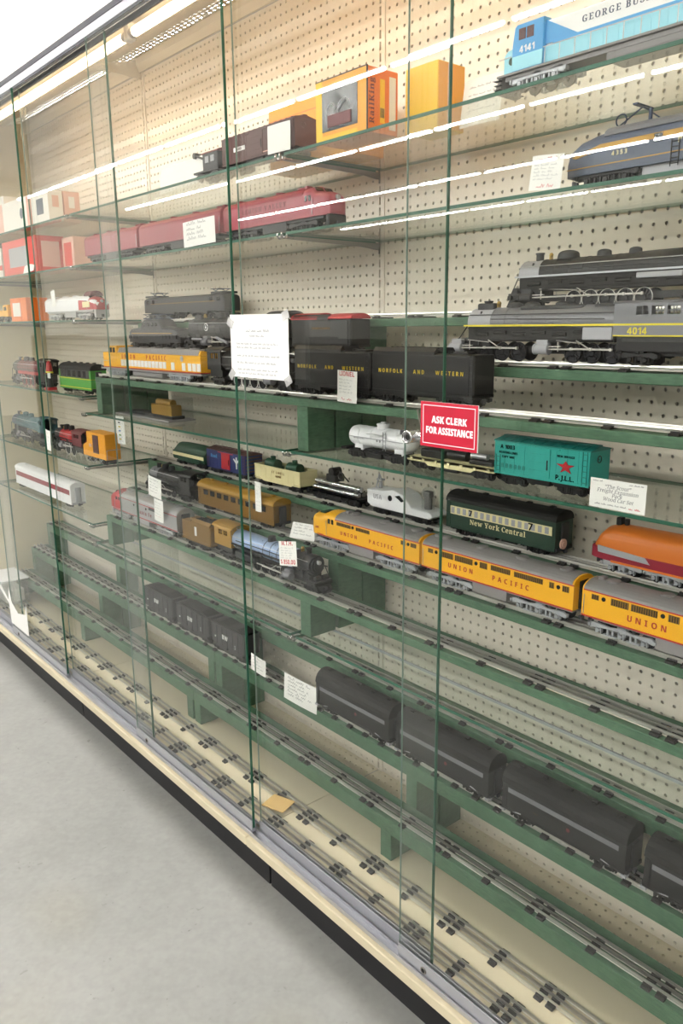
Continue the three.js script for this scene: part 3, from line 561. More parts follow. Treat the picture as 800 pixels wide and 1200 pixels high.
// steam engine, smokebox towards -x. groups: [{x0, n, dr}] from front to rear; cylinders stand ahead of each group
function steam(t, o) {
  const { L, r, yc, body = M.black, boiler = body, smokebox = M.graphite, trim } = o, x0 = -L / 2, cab = o.cab || 0.07, xc = L / 2 - cab, bx = x0 + (o.front || 0.035);
  mesh('frame', [box(x0 + 0.02, L / 2 - 0.01, 0.016, 0.028, -0.012, 0.012), box(x0 + 0.008, x0 + 0.05, 0.02, 0.03, -0.024, 0.024), rbox(bx + 0.004, bx + 0.055, 0.026, yc - r * 0.75, -0.02, 0.02, 0.003), box(xc + 0.004, L / 2 - 0.004, 0.024, yc - r * 0.88, -0.025, 0.025)], M.black, t);
  mesh('front_deck', [rbox(x0 + 0.006, bx + 0.004, 0.029, 0.033, -0.026, 0.026, 0.001, 1), cyl('z', 0.007, 0.016, x0 + 0.018, 0.037, 0.012, 12), cyl('z', 0.007, 0.016, x0 + 0.018, 0.037, -0.012, 12)], M.charcoal, t);
  mesh('boiler_pipe', [1, -1].map((s) => [rod([bx + (o.smoke || 0.06), yc + r * 0.2, s * r * 0.99], [xc - 0.02, yc + r * 0.12, s * r * 1.06], 0.0012), rod([bx + 0.03, yc + r * 0.75, s * r * 0.7], [bx + 0.03, 0.03, s * 0.024], 0.0022), rod([bx + (xc - bx) * 0.45, yc + r * 0.9, s * r * 0.5], [bx + (xc - bx) * 0.45, yc - r * 0.3, s * r * 1.02], 0.001), rod([bx + (xc - bx) * 0.62, yc + r * 0.9, s * r * 0.5], [bx + (xc - bx) * 0.62, yc - r * 0.3, s * r * 1.06], 0.001)]), o.pipeMat || M.charcoal, t);
  const pts = [[0.0005, 0], [r * 0.93, 0], [r * 0.97, 0.002], [r * 0.97, o.smoke || 0.06]].map(([a, b]) => new THREE.Vector2(a, b));
  mesh('smokebox', [new THREE.LatheGeometry(pts, 28).rotateZ(-Math.PI / 2).translate(bx, yc, 0)], smokebox, t);
  const q = [[r * 0.97, o.smoke || 0.06], [r, (o.smoke || 0.06) + 0.001], [r, (xc - bx) * 0.6], [r * (o.fat || 1.12), (xc - bx) * 0.78], [r * (o.fat || 1.12), xc - bx + 0.004], [0.001, xc - bx + 0.004]].map(([a, b]) => new THREE.Vector2(a, b));
  const bl = mesh('boiler', [new THREE.LatheGeometry(q, 28).rotateZ(-Math.PI / 2).translate(bx, yc, 0)], boiler, t);
  const bands = []; for (let x = bx + (o.smoke || 0.06); x < bx + (xc - bx) * 0.6; x += 0.032) bands.push(cyl('x', r + 0.0007, 0.002, x, yc, 0, 28)); mesh('boiler_band', bands, o.bandMat || boiler, bl);
  const ff = mesh('smokebox_front', [cyl('x', r * 0.75, 0.004, bx - 0.002, yc, 0, 22), cyl('x', r * 0.5, 0.003, bx - 0.005, yc, 0, 18), ...[0, 1, 2, 3, 4, 5].map((k) => cyl('x', 0.0012, 0.004, bx - 0.002, yc + r * 0.83 * Math.cos(k * 1.047), r * 0.83 * Math.sin(k * 1.047), 6))], M.charcoal, t);
  mesh('headlight', [cyl('x', 0.0055, 0.01, bx - 0.008, yc + r * (o.lampUp ?? 0.35), 0, 12), cyl('x', 0.0045, 0.002, bx - 0.0135, yc + r * (o.lampUp ?? 0.35), 0, 12)], M.silver, ff);
  mesh('smokestack', [cyl('y', 0.008, 0.02, bx + 0.032, yc + r + 0.003, 0, 14, 0.0075), cyl('y', 0.009, 0.003, bx + 0.032, yc + r + 0.012, 0, 14)].concat(o.casing ? [rbox(bx + 0.012, bx + 0.055, yc + r * 0.7, yc + r + 0.009, -0.012, 0.012, 0.004)] : []), o.topMat || M.black, t);
  for (const [x, dr, h] of o.domes || [[0.35, 0.013, 0.016], [0.55, 0.012, 0.014]]) mesh('dome', [cyl('y', dr, h, bx + (xc - bx) * x, yc + r + h * 0.25, 0, 16, dr * 0.92), new THREE.SphereGeometry(dr * 0.92, 14, 6, 0, 6.2832, 0, 1.5708).scale(1, 0.4, 1).translate(bx + (xc - bx) * x, yc + r + h * 0.75, 0)], o.topMat || body, t);
  mesh('bell', [new THREE.SphereGeometry(0.0045, 10, 6).translate(bx + 0.058, yc + r + 0.008, 0), box(bx + 0.057, bx + 0.059, yc + r - 0.002, yc + r + 0.008, -0.005, 0.005)], M.brass, t);
  // cab with window openings
  const cw = 0.031, cy0 = yc - r * 0.9, cy1 = yc + r * 1.02, k0 = xc, k1 = L / 2;
  const wall = (s) => { const sh = new THREE.Shape([[k0, cy0], [k1, cy0], [k1, cy1], [k0, cy1]].map((p) => new THREE.Vector2(...p))); const nw = cab > 0.1 ? 3 : 2; for (let k = 0; k < nw; k++) { const a = k0 + cab * (nw > 2 ? 0.3 + 0.2 * k : 0.22 + 0.3 * k), b = a + cab * (nw > 2 ? 0.16 : 0.22); sh.holes.push(new THREE.Path([[a, cy1 - 0.019], [a, cy1 - 0.005], [b, cy1 - 0.005], [b, cy1 - 0.019]].map((p) => new THREE.Vector2(...p)))); } return new THREE.ExtrudeGeometry(sh, { depth: 0.0015, bevelEnabled: false }).translate(0, 0, s * cw - 0.00075); };
  const cb = mesh('cab', [wall(-1), wall(1), box(k0, k0 + 0.0015, cy0, cy1, -cw, cw), box(k0, k1, cy0, cy0 + 0.002, -cw, cw)], o.cabMat || body, t);
  mesh('roof', sweepX([...arcProfile(cw + 0.002, cy1, cy1 + (o.roofH || 0.013), 8), ...arcProfile(cw, cy1 - 0.001, cy1 + (o.roofH || 0.013) - 0.002, 8).reverse()], k0 - 0.003, k1 + 0.012), o.cabRoof || o.cabMat || body, cb);
  mesh('window_bar', [-1, 1].map((s) => [(cab > 0.1 ? [0.38, 0.58, 0.78] : [0.33, 0.63]).map((f) => box(k0 + cab * f - 0.0004, k0 + cab * f + 0.0004, cy1 - 0.019, cy1 - 0.005, s * cw - 0.001, s * cw + 0.001)), box(k0 + cab * 0.25, k0 + cab * 0.92, cy1 - 0.0125, cy1 - 0.0115, s * cw - 0.0009, s * cw + 0.0009)]), o.cabMat || body, cb);
  mesh('backhead', cyl('x', r * 0.9, 0.006, k0 + 0.006, yc, 0, 18), M.blackMat, cb);
  // running boards, edge stripe, handrail, pipes
  const yb = o.boardY || yc - r * 0.35;
  for (const s of [1, -1]) {
    const b = mesh('running_board', [box(bx + 0.002, xc, yb, yb + 0.003, s > 0 ? r * 0.8 : -cw, s > 0 ? cw : -r * 0.8), rod([bx + 0.004, yb, s * cw], [x0 + 0.012, 0.03, s * cw * 0.8], 0.0012), box(xc - (xc - bx) * 0.4, xc - 0.01, yb - 0.012, yb, s * (r * 0.7) - 0.006, s * (r * 0.7) + 0.006)], body, t);
    if (trim) mesh('edge_stripe', box(bx - 0.005, xc + (o.trimCab ? cab : 0), yb - 0.0002, yb + 0.0032, s * cw - 0.0002, s * (cw + 0.0007)).translate(0, 0, 0), trim, b);
    mesh('handrail', [rod([bx + 0.006, yc + r * 0.5, s * r * 0.93], [xc, yc + r * 0.5, s * r * 1.04], 0.0008), ...[0.1, 0.35, 0.6, 0.85].map((f) => rod([bx + (xc - bx) * f, yc + r * 0.5, s * r * 0.8], [bx + (xc - bx) * f, yc + r * 0.5, s * (r * 0.95)], 0.0008))], o.railMat || M.silver, t);
  }
  if (o.lower) mesh('lower_works', [box(bx + 0.004, xc, o.lower[0], o.lower[1], -0.0265, 0.0265), ...[0, 1, 2, 3, 4, 5, 6].map((k) => cyl('x', 0.0035, 0.03, bx + 0.04 + k * (xc - bx - 0.06) / 6, (o.lower[0] + o.lower[1]) / 2 + 0.003 * (k % 2), 0.0275, 8)), rod([bx + 0.02, o.lower[1] - 0.006, 0.028], [xc, o.lower[1] - 0.006, 0.028], 0.001), rod([bx + 0.06, o.lower[0] + 0.003, 0.028], [xc - 0.05, o.lower[0] + 0.006, 0.028], 0.0012)], M.blackMat, t);
  if (o.ashpan) mesh('ash_pan', [rbox(o.ashpan[0], o.ashpan[1], o.ashpan[2], o.ashpan[3], -0.0325, 0.0325, 0.002)], o.ashMat || M.graphite, t);
  // drivers, cylinders, rods
  for (const gset of o.groups) {
    const { x, n, dr, gap = 2.15 } = gset, xe = x + (n - 1) * dr * gap;
    for (const s of [1, -1]) {
      for (let k = 0; k < n; k++) { const m = mesh('driving_wheel', driver(dr), M.wheel, t, [x + k * dr * gap, dr, s * 0.0185]); if (s < 0) m.rotation.y = Math.PI; if (o.rim) mesh('rim', rimGeo(dr), o.rim, m); }
      const cxx = gset.cyl ?? x - dr * 1.35 - 0.016;
      mesh('cylinder', [cyl('x', 0.0095, 0.032, cxx, dr + 0.006, s * 0.026, 18), cyl('x', 0.0105, 0.003, cxx - 0.014, dr + 0.006, s * 0.026, 18), cyl('x', 0.0105, 0.003, cxx + 0.014, dr + 0.006, s * 0.026, 18), rbox(cxx - 0.013, cxx + 0.013, dr + 0.008, dr + 0.024, s * 0.022 - 0.007, s * 0.022 + 0.007, 0.003)], o.cylMat || M.graphite, t);
      const zr = s * 0.0255, y = dr + dr * 0.38;
      mesh('side_rod', [box(x - 0.003, xe + 0.003, y - 0.0016, y + 0.0016, zr - 0.001, zr + 0.001), ...Array.from({ length: n }, (_, k) => cyl('z', 0.003, 0.005, x + k * dr * gap, y, zr, 8))], M.wheelBright, t);
      mesh('main_rod', [rod([cxx + 0.02, dr + 0.006, zr + s * 0.003], [x + Math.floor(n / 2) * dr * gap, y, zr + s * 0.003], 0.0016), rod([cxx + 0.016, dr + 0.006, zr + s * 0.003], [cxx + 0.034, dr + 0.006, zr + s * 0.003], 0.0012), box(cxx + 0.016, cxx + 0.042, dr + 0.01, dr + 0.0118, zr - 0.001, zr + s * 0.004), rod([cxx + 0.03, dr + 0.022, zr], [x + dr * 0.6, dr + 0.018, zr], 0.0013), rod([cxx + 0.034, dr + 0.02, zr], [cxx + 0.034, dr + 0.002, zr], 0.0012), rod([x + dr * 0.6, dr + 0.022, zr + s * 0.002], [x + dr * gap, y, zr + s * 0.002], 0.0012)], M.wheelBright, t);
    }
  }
  // leading and trailing wheels, pilot
  const pm = mesh('pilot', [sweepZ([[x0, 0.004], [x0 + 0.022, 0.006], [x0 + 0.022, 0.024], [x0 + 0.01, 0.024]], -0.024, 0.024), rbox(x0 + 0.006, x0 + 0.016, 0.02, 0.029, -0.029, 0.029, 0.0015, 1)], M.black, t);
  const bars = []; for (let k = -4; k <= 4; k++) bars.push(rod([x0 + 0.012, 0.024, k * 0.005], [x0 - 0.006, 0.003, k * 0.003], 0.001)); mesh('pilot_bar', bars, M.charcoal, pm);
  truck(t, o.leadX ?? x0 + 0.042, { axles: o.lead || 2, pitch: 0.024, r: 0.0085, w: 0.02 });
  if (o.trail) truck(t, xc + cab * 0.35, { axles: o.trail, pitch: 0.028, r: 0.0105, style: 'heavy', w: 0.024 });
  couplers(t, L, [1, 0]);
  return { xc, cw, cy0, cy1, yb };
}
function tender(t, o) {
  const { L, body = M.black, w = 0.031, y0 = 0.024, h = 0.072 } = o, y1 = y0 + h;
  mesh('tank', [rbox(-L / 2, L / 2, y0, y1, -w, w, 0.004), box(-L / 2 + 0.002, L / 2 - 0.002, y0 - 0.004, y0 + 0.002, -w - 0.001, w + 0.001)], body, t);
  const cl = []; for (let k = 0; k < 26; k++) { const s = 0.006 + 0.006 * rnd(); cl.push(new THREE.IcosahedronGeometry(s, 0).translate(-L / 2 + 0.02 + rnd() * L * 0.5, y1 + 0.001 + rnd() * 0.004, (rnd() - 0.5) * w * 1.3)); }
  mesh('bunker', [sweepX([[-w, y1 - 0.002], [-w, y1 + 0.004], [-w * 0.78, y1 + 0.012], [-w * 0.74, y1 + 0.012], [-w * 0.9, y1 - 0.002]], -L / 2 + 0.004, L * 0.14), sweepX([[w * 0.9, y1 - 0.002], [w * 0.74, y1 + 0.012], [w * 0.78, y1 + 0.012], [w, y1 + 0.004], [w, y1 - 0.002]], -L / 2 + 0.004, L * 0.14)], body, t);
  const c = mesh('coal', cl, M.blackMat, t); c.userData.kind = 'stuff';
  mesh('water_hatch', [rbox(L * 0.25, L * 0.38, y1 - 0.001, y1 + 0.005, -0.012, 0.012, 0.002), cyl('y', 0.006, 0.008, L * 0.2, y1 + 0.002, 0, 12)], body, t);
  if (o.roofRed) mesh('hopper_cover', sweepX([...arcProfile(w + 0.001, y1, y1 + 0.016, 8)], -L / 2 - 0.002, -L * 0.05), o.roofRed, t);
  mesh('ladder', ladder(L / 2 - 0.008, y0, y1, w + 0.001, 6), M.charcoal, t);
  for (const s of [-1, 1]) truck(t, s * (L / 2 - 0.05), { axles: o.axles || 3, pitch: 0.026, r: 0.0095, style: 'heavy', frame: o.truckMat || M.black, w: 0.024 });
  mesh('underframe', box(-L / 2 + 0.01, L / 2 - 0.01, 0.014, y0, -0.014, 0.014), M.black, t);
  couplers(t, L, [1, 1]);
  return { w, y0, y1 };
}
// road diesel with long hood, cab and walkways; short nose towards -x
function hoodDiesel(t, o) {
  const { L, low, high, w = 0.024, y0 = 0.03, yt = 0.1 } = o, x = -L / 2;
  mesh('walkway', [rbox(x + 0.004, L / 2 - 0.004, y0 - 0.004, y0, -0.033, 0.033, 0.001, 1), box(x + 0.02, L / 2 - 0.02, y0 - 0.011, y0 - 0.004, -0.028, 0.028)], o.sill || M.roofGrey, t);
  const xc0 = x + 0.035, xc1 = xc0 + (o.cab || 0.055);
  mesh('nose', sweepZ([[x + 0.012, y0], [x + 0.012, y0 + 0.03], [x + 0.018, y0 + 0.036], [xc0, y0 + 0.04], [xc0, y0]], -w * 0.95, w * 0.95, 0.002), low, t);
  const cabm = mesh('cab', [sweepZ([[xc0, y0], [xc0, y0 + 0.04], [xc0 + 0.004, yt - 0.002], [xc0 + 0.008, yt + 0.001], [xc1, yt + 0.001], [xc1, y0]], -0.031, 0.031, 0.001)], o.cabMat || low, t);
  mesh('side_window', [1, -1].map((s) => [rbox(xc0 + 0.012, xc0 + 0.026, yt - 0.022, yt - 0.005, s * 0.031 - 0.0008, s * 0.031 + 0.0008, 0.0006, 1), rbox(xc0 + 0.028, xc0 + 0.042, yt - 0.022, yt - 0.005, s * 0.031 - 0.0008, s * 0.031 + 0.0008, 0.0006, 1)]), o.winMat || M.windowDark, cabm);
  mesh('windshield', [1, -1].map((s) => box(xc0 - 0.001, xc0 + 0.003, yt - 0.026, yt - 0.008, s * 0.013 - 0.009, s * 0.013 + 0.009)), M.windowDark, cabm);
  const ym = y0 + (yt - y0) * 0.42;
  mesh('hood_lower', rbox(xc1, L / 2 - 0.02, y0, ym, -w, w, 0.001, 1), low, t);
  mesh('hood_upper', [rbox(xc1, L / 2 - 0.02, ym, yt - 0.003, -w, w, 0.004), rbox(L / 2 - 0.11, L / 2 - 0.03, yt - 0.024, yt + 0.001, -w - 0.007, w + 0.007, 0.003)], high, t);
  const fans = []; for (let k = 0; k < 3; k++) fans.push(cyl('y', 0.012, 0.004, L / 2 - 0.05 - k * 0.03, yt + 0.001, 0, 18), cyl('y', 0.006, 0.008, xc1 + 0.06 + k * 0.03, yt, 0, 12)); mesh('roof_fan', fans, M.roofGrey, t);
  const dn = Math.round((L / 2 - 0.03 - xc1) / 0.026); for (const s of [1, -1]) for (let k = 0; k < dn; k++) mesh('access_door', rbox(xc1 + 0.006 + k * 0.026, xc1 + 0.029 + k * 0.026, y0 + 0.003, ym - 0.002, s * w - 0.0007, s * w + 0.0007, 0.0006, 1), low, t);
  const gr = mesh('handrail', [1, -1].map((s) => [rod([x + 0.008, y0 + 0.024, s * 0.032], [xc0 - 0.002, y0 + 0.024, s * 0.032], 0.0008), rod([xc1 + 0.002, y0 + 0.024, s * 0.032], [L / 2 - 0.01, y0 + 0.024, s * 0.032], 0.0008)]), o.railMat || M.silver, t);
  const st = []; for (let px = xc1 + 0.006; px < L / 2; px += 0.028) for (const s of [1, -1]) st.push(rod([px, y0, s * 0.0325], [px, y0 + 0.024, s * 0.032], 0.0008)); mesh('stanchion', st, o.railMat || M.silver, gr);
  mesh('fuel_tank', rbox(-L * 0.14, L * 0.14, 0.006, y0 - 0.006, -0.027, 0.027, 0.006), o.tankMat || M.roofGrey, t);
  mesh('step', [x + 0.006, L / 2 - 0.012].map((q) => [1, -1].map((s) => [0.008, 0.015, 0.022].map((y) => box(q - 0.006, q + 0.006, y, y + 0.0012, s * 0.031 - 0.004, s * 0.031 + 0.003)))), M.black, t);
  mesh('plow', sweepZ([[x - 0.004, 0.004], [x + 0.01, 0.004], [x + 0.012, y0 - 0.004], [x + 0.006, y0 - 0.004]], -0.028, 0.028), o.sill || M.roofGrey, t);
  mesh('horn', [cyl('x', 0.002, 0.014, xc1 - 0.01, yt + 0.004, 0.008, 8), cyl('x', 0.002, 0.012, xc1 - 0.01, yt + 0.004, 0.012, 8)], M.silver, t);
  for (const s of [-1, 1]) truck(t, s * (L / 2 - (o.inset || 0.085)), { axles: 3, pitch: 0.034, r: 0.0105, style: 'heavy', frame: o.truckMat || M.frameSilver, w: 0.025 });
  couplers(t, L, [1, 1]);
  return { xc0, xc1, ym, w };
}
// long double-ended electric engine with a high centre cab and pantographs
function electric(t, o) {
  const { L, mat, w = 0.031 } = o, P = (ws, top, eave) => [[w * ws, 0.022], [w * ws, eave], ...arcProfile(w * ws, eave, top, 6).slice(1, -1), [-w * ws, eave], [-w * ws, 0.022]];
  const S = o.boxy ? [[-0.5, 0.9, 0.064, 0.056], [-0.49, 0.97, 0.071, 0.064], [-0.47, 1, 0.074, 0.067], [0.47, 1, 0.074, 0.067], [0.49, 0.97, 0.071, 0.064], [0.5, 0.9, 0.064, 0.056]] : [[-0.5, 0.6, 0.05, 0.044], [-0.485, 0.8, 0.062, 0.054], [-0.44, 0.88, 0.068, 0.06], [-0.22, 0.94, 0.074, 0.064], [-0.165, 1, 0.094, 0.084], [-0.15, 1, 0.099, 0.088], [0.15, 1, 0.099, 0.088], [0.165, 1, 0.094, 0.084], [0.22, 0.94, 0.074, 0.064], [0.44, 0.88, 0.068, 0.06], [0.485, 0.8, 0.062, 0.054], [0.5, 0.6, 0.05, 0.044]];
  mesh('body', loft(S.map(([f, ws, top, eave]) => ({ x: f * L, pts: P(ws, top, eave) }))), mat, t);
  if (o.stripe) mesh('stripe', [1, -1].map((s) => box(-L * 0.4, L * 0.4, 0.05, 0.0525, s * w * 0.93, s * w * 1.02)), o.stripe, t);
  for (const s of [-1, 1]) {
    const x = s * L * (o.boxy ? 0.38 : 0.11), dy = o.boxy ? -0.024 : 0, p = mesh('pantograph', [[rod([x - 0.02, 0.1, -0.018], [x + 0.02, 0.112, -0.018], 0.0011), rod([x - 0.02, 0.1, 0.018], [x + 0.02, 0.112, 0.018], 0.0011), rod([x + 0.02, 0.1, -0.018], [x - 0.02, 0.112, -0.018], 0.0011), rod([x + 0.02, 0.1, 0.018], [x - 0.02, 0.112, 0.018], 0.0011), box(x - 0.021, x - 0.018, 0.111, 0.1135, -0.024, 0.024), box(x + 0.018, x + 0.021, 0.111, 0.1135, -0.024, 0.024), box(x - 0.026, x + 0.026, 0.097, 0.101, -0.021, -0.016), box(x - 0.026, x + 0.026, 0.097, 0.101, 0.016, 0.021)].map((q) => q.translate(0, dy, 0))], M.pantograph, t);
    if (o.boxy) mesh('end_cab', [rbox(s * L * 0.415 - 0.035, s * L * 0.415 + 0.035, 0.0735, 0.08, -0.028, 0.028, 0.002)], M.black, t);
    mesh('cab_window', [0.12, 0.04].map((f) => { const q = o.boxy ? f + 0.32 : f, d = o.boxy ? -0.022 : 0; return rbox(s * L * q - 0.008, s * L * q + 0.008, 0.074 + d, 0.086 + d, w - 0.001, w + 0.001, 0.0006, 1); }), M.windowDark, t);
    for (let k = 0; k < 5; k++) mesh('louver', box(s * (L * 0.2 + k * 0.022) - 0.008, s * (L * 0.2 + k * 0.022) + 0.008, 0.034, 0.046, -w * 0.97, w * 0.97), M.charcoal, t);
    truck(t, s * L * 0.2, { axles: 3, pitch: 0.034, r: 0.013, style: 'heavy', w: 0.024 });
    truck(t, s * L * 0.42, { axles: 2, pitch: 0.024, r: 0.0085, w: 0.022 });
  }
  couplers(t, L);
}
// ---------------------------------------------------------------- trains on the treads
const onTier = (k, x, name, label, cat, turn = 0, group) => thing(name, label, cat, [x, yr(k), zc(k)], turn, group);
const PI = Math.PI;
// lettering on the seen side of a thing that is turned to face right
const backLetters = (t, text, size, x, y, z, mat, o = {}) => letters(t, text, size, x, y, z, mat, { ...o, turn: PI });
{ // lowest stand, second tread: three hoppers and four black coaches
  for (const [x, L, where] of [[-2.575, 0.225, 'at the far end of the row of three'], [-2.325, 0.225, 'in the middle of the row of three'], [-2.095, 0.2, 'next to the small white price card']]) {
    const t = onTier(2, x, 'hopper_car', `black hopper car with small white lettering, ${where}`, 'toy train car');
    hopper(t, { L, mat: M.charcoal, h: 0.1 });
    letters(t, 'BW', 0.016, -0.01, 0.055, 0.0325, M.white, {}); letters(t, '=', 0.012, -L / 2 + 0.03, 0.048, 0.0325, M.white); letters(t, 'I', 0.014, L / 2 - 0.05, 0.04, 0.0325, M.lightGrey);
  }
  const names = ['nearest the white cards', 'second in the row from the white cards', 'third in the row from the white cards', 'fourth in the row from the white cards'];
  [-1.472, -1.146, -0.806, -0.468].forEach((x, i) => {
    const t = onTier(2, x, 'passenger_coach', `black passenger coach with long grey window band, ${names[i]}`, 'toy train car');
    coach(t, { L: 0.3, body: M.black, roof: M.blackMat, band: M.graphite, bandY: [0.06, 0.071], bandIn: 0.016, ye: 0.082, yt: 0.116, w: 0.032 });
    mesh('end_step', [[-0.148, 1], [0.148, -1]].map(([q, s]) => [rod([q, 0.012, 0.03], [q + s * 0.05, 0.022, 0.033], 0.0012), rbox(q - 0.006, q + 0.006, 0.008, 0.014, 0.02, 0.034, 0.001, 1)]), M.lightGrey, t);
    mesh('emblem', cyl('z', 0.0045, 0.0012, 0.02, 0.045, 0.0322, 12), M.plum, t);
    letters(t, '- - -', 0.005, -0.06, 0.04, 0.0325, M.goldDark);
  });
}
{ // yellow streamlined diesels
  const o = { L: 0.4, body: M.yellow, roof: M.roofGrey, line: M.red, skirt: M.roofGrey, noseCap: M.darkGreen, inset: 0.082, pitch: 0.046, wheelR: 0.0125, y0: 0.034, ye: 0.086, yt: 0.101, w: 0.034, blunt: true };
  const A = onTier(5, -1.402, 'streamlined_diesel', 'yellow streamlined diesel with cab and rounded nose, beside a small white card', 'toy locomotive');
  streamliner(A, { ...o, nose: 0.045, noseTop: 0.84, rake: 0.014, cab: 0.05, grilles: [[-0.095, -0.04, 0.072, 0.081], [-0.02, 0.03, 0.072, 0.081], [0.14, 0.155, 0.07, 0.08], [0.172, 0.19, 0.07, 0.08]], ports: [[-0.032, 0.077], [0.164, 0.075]], fans: 3 });
  mesh('nose_door_line', box(-0.175, -0.15, 0.036, 0.0372, 0.0335, 0.0346), M.red, A);
  letters(A, 'UNION', 0.0095, -0.045, 0.05, 0.0342, M.redLetter, { spacing: 0.0055 }); letters(A, 'PACIFIC', 0.0095, 0.075, 0.05, 0.0342, M.redLetter, { spacing: 0.0055 });
  letters(A, '600', 0.006, -0.175, 0.05, 0.0342, M.redLetter);
  const B = onTier(5, -0.994, 'booster_diesel', 'yellow cabless booster diesel coupled right behind the yellow diesel with a cab', 'toy locomotive');
  const bo = { ...o, grilles: [[-0.18, -0.165, 0.07, 0.08], [-0.14, -0.105, 0.068, 0.081], [-0.1, -0.05, 0.068, 0.081], [-0.03, -0.01, 0.068, 0.081], [0.0, 0.05, 0.07, 0.081], [0.06, 0.13, 0.07, 0.081], [0.145, 0.156, 0.068, 0.08], [0.175, 0.19, 0.068, 0.08]], ports: [[-0.155, 0.075], [-0.04, 0.075], [0.166, 0.074]], grilleMat: M.goldDark };
  streamliner(B, bo);
  letters(B, 'UNION', 0.0105, -0.08, 0.049, 0.0342, M.redLetter, { spacing: 0.006 }); letters(B, 'PACIFIC', 0.0105, 0.055, 0.049, 0.0342, M.redLetter, { spacing: 0.006 });
  const C = onTier(5, -0.575, 'booster_diesel', 'yellow cabless booster diesel behind the other yellow booster, under the orange engine', 'toy locomotive');
  streamliner(C, bo);
  letters(C, 'UNION', 0.0115, -0.065, 0.047, 0.0342, M.redLetter, { spacing: 0.006 }); letters(C, 'PACIFIC', 0.0115, 0.075, 0.047, 0.0342, M.redLetter, { spacing: 0.006 });
}
{ // middle tread, far part: dark steam engine and bronze coach
  const s = onTier(5, -2.42, 'steam_engine', 'dark steam engine half hidden behind the silver diesel', 'toy locomotive');
  steam(s, { L: 0.33, r: 0.025, yc: 0.064, groups: [{ x: -0.04, n: 3, dr: 0.017 }], trail: 2, trim: M.charcoal });
  const g = onTier(5, -1.99, 'bronze_coach', 'bronze brown coach behind the blue boiler engine', 'toy train car');
  coach(g, { L: 0.42, body: M.goldDark, roof: M.gold, windows: 9, winY: [0.05, 0.066], ye: 0.074, yt: 0.092, axles: 2, truck: { pitch: 0.034 } });
}
{ // lowest hanging tread: silver diesel with red nose, steam engine with blue boiler
  const t = onTier(4, -2.425, 'silver_diesel', 'silver streamlined diesel with red nose at the end of the green tread', 'toy locomotive');
  streamliner(t, { L: 0.5, body: M.silver, roof: M.silver, line: M.red, nose: 0.04, noseTop: 0.8, rake: 0.014, cab: 0.04, inset: 0.09, ye: 0.08, yt: 0.1, grilles: [[0.06, 0.12, 0.068, 0.078]], grilleMat: M.graphite, ports: [[-0.05, 0.068], [0.04, 0.068], [0.15, 0.068]], truckMat: M.silver });
  mesh('red_nose', loft([[-0.2512, 0.57, 0.052, 0.063], [-0.246, 0.8, 0.06, 0.0775], [-0.2375, 0.94, 0.067, 0.0845], [-0.224, 1.01, 0.071, 0.0885], [-0.21, 1.014, 0.074, 0.092], [-0.195, 1.016, 0.0808, 0.1008], [-0.15, 1.016, 0.081, 0.1012]].map(([x, ws, eave, top]) => ({ x, pts: [[0.0328 * ws, 0.034], [0.0328 * ws, 0.05], ...arcProfile(0.0328 * ws, eave, top, 8), [-0.0328 * ws, 0.05], [-0.0328 * ws, 0.034]] }))), M.red, t);
  mesh('nose_window', [box(-0.192, -0.178, 0.066, 0.077, 0.0328, 0.0338), box(-0.172, -0.16, 0.066, 0.077, 0.0328, 0.0338)], M.windowDark, t);
  letters(t, 'Santa Fe', 0.013, 0.03, 0.045, 0.0328, M.maroon, { font: 'serif', spacing: 0.003 });
  const b = onTier(4, -1.71, 'steam_engine', 'steam engine with pale blue boiler and bronze cab, facing the red price tag', 'toy locomotive', PI);
  steam(b, { L: 0.48, r: 0.027, yc: 0.066, boiler: M.boilerBlue, smokebox: M.charcoal, bandMat: M.aluDark, cabMat: M.gold, cabRoof: M.gold, body: M.charcoal, smoke: 0.075, fat: 1.05, cab: 0.09, groups: [{ x: -0.075, n: 4, dr: 0.0175 }], trail: 2, trim: M.charcoal, ashpan: [0.03, 0.13, 0.022, 0.04], ashMat: M.charcoal });
  const d = onTier(4, -2.06, 'tender', 'bronze and black tender between silver diesel and blue boiler engine', 'toy train car', PI);
  tender(d, { L: 0.17, body: M.goldDark, h: 0.055, axles: 2 });
  mesh('number_plate', box(-0.0055, 0.0055, 0.04, 0.068, -0.0325, -0.0312), M.white, d);
}
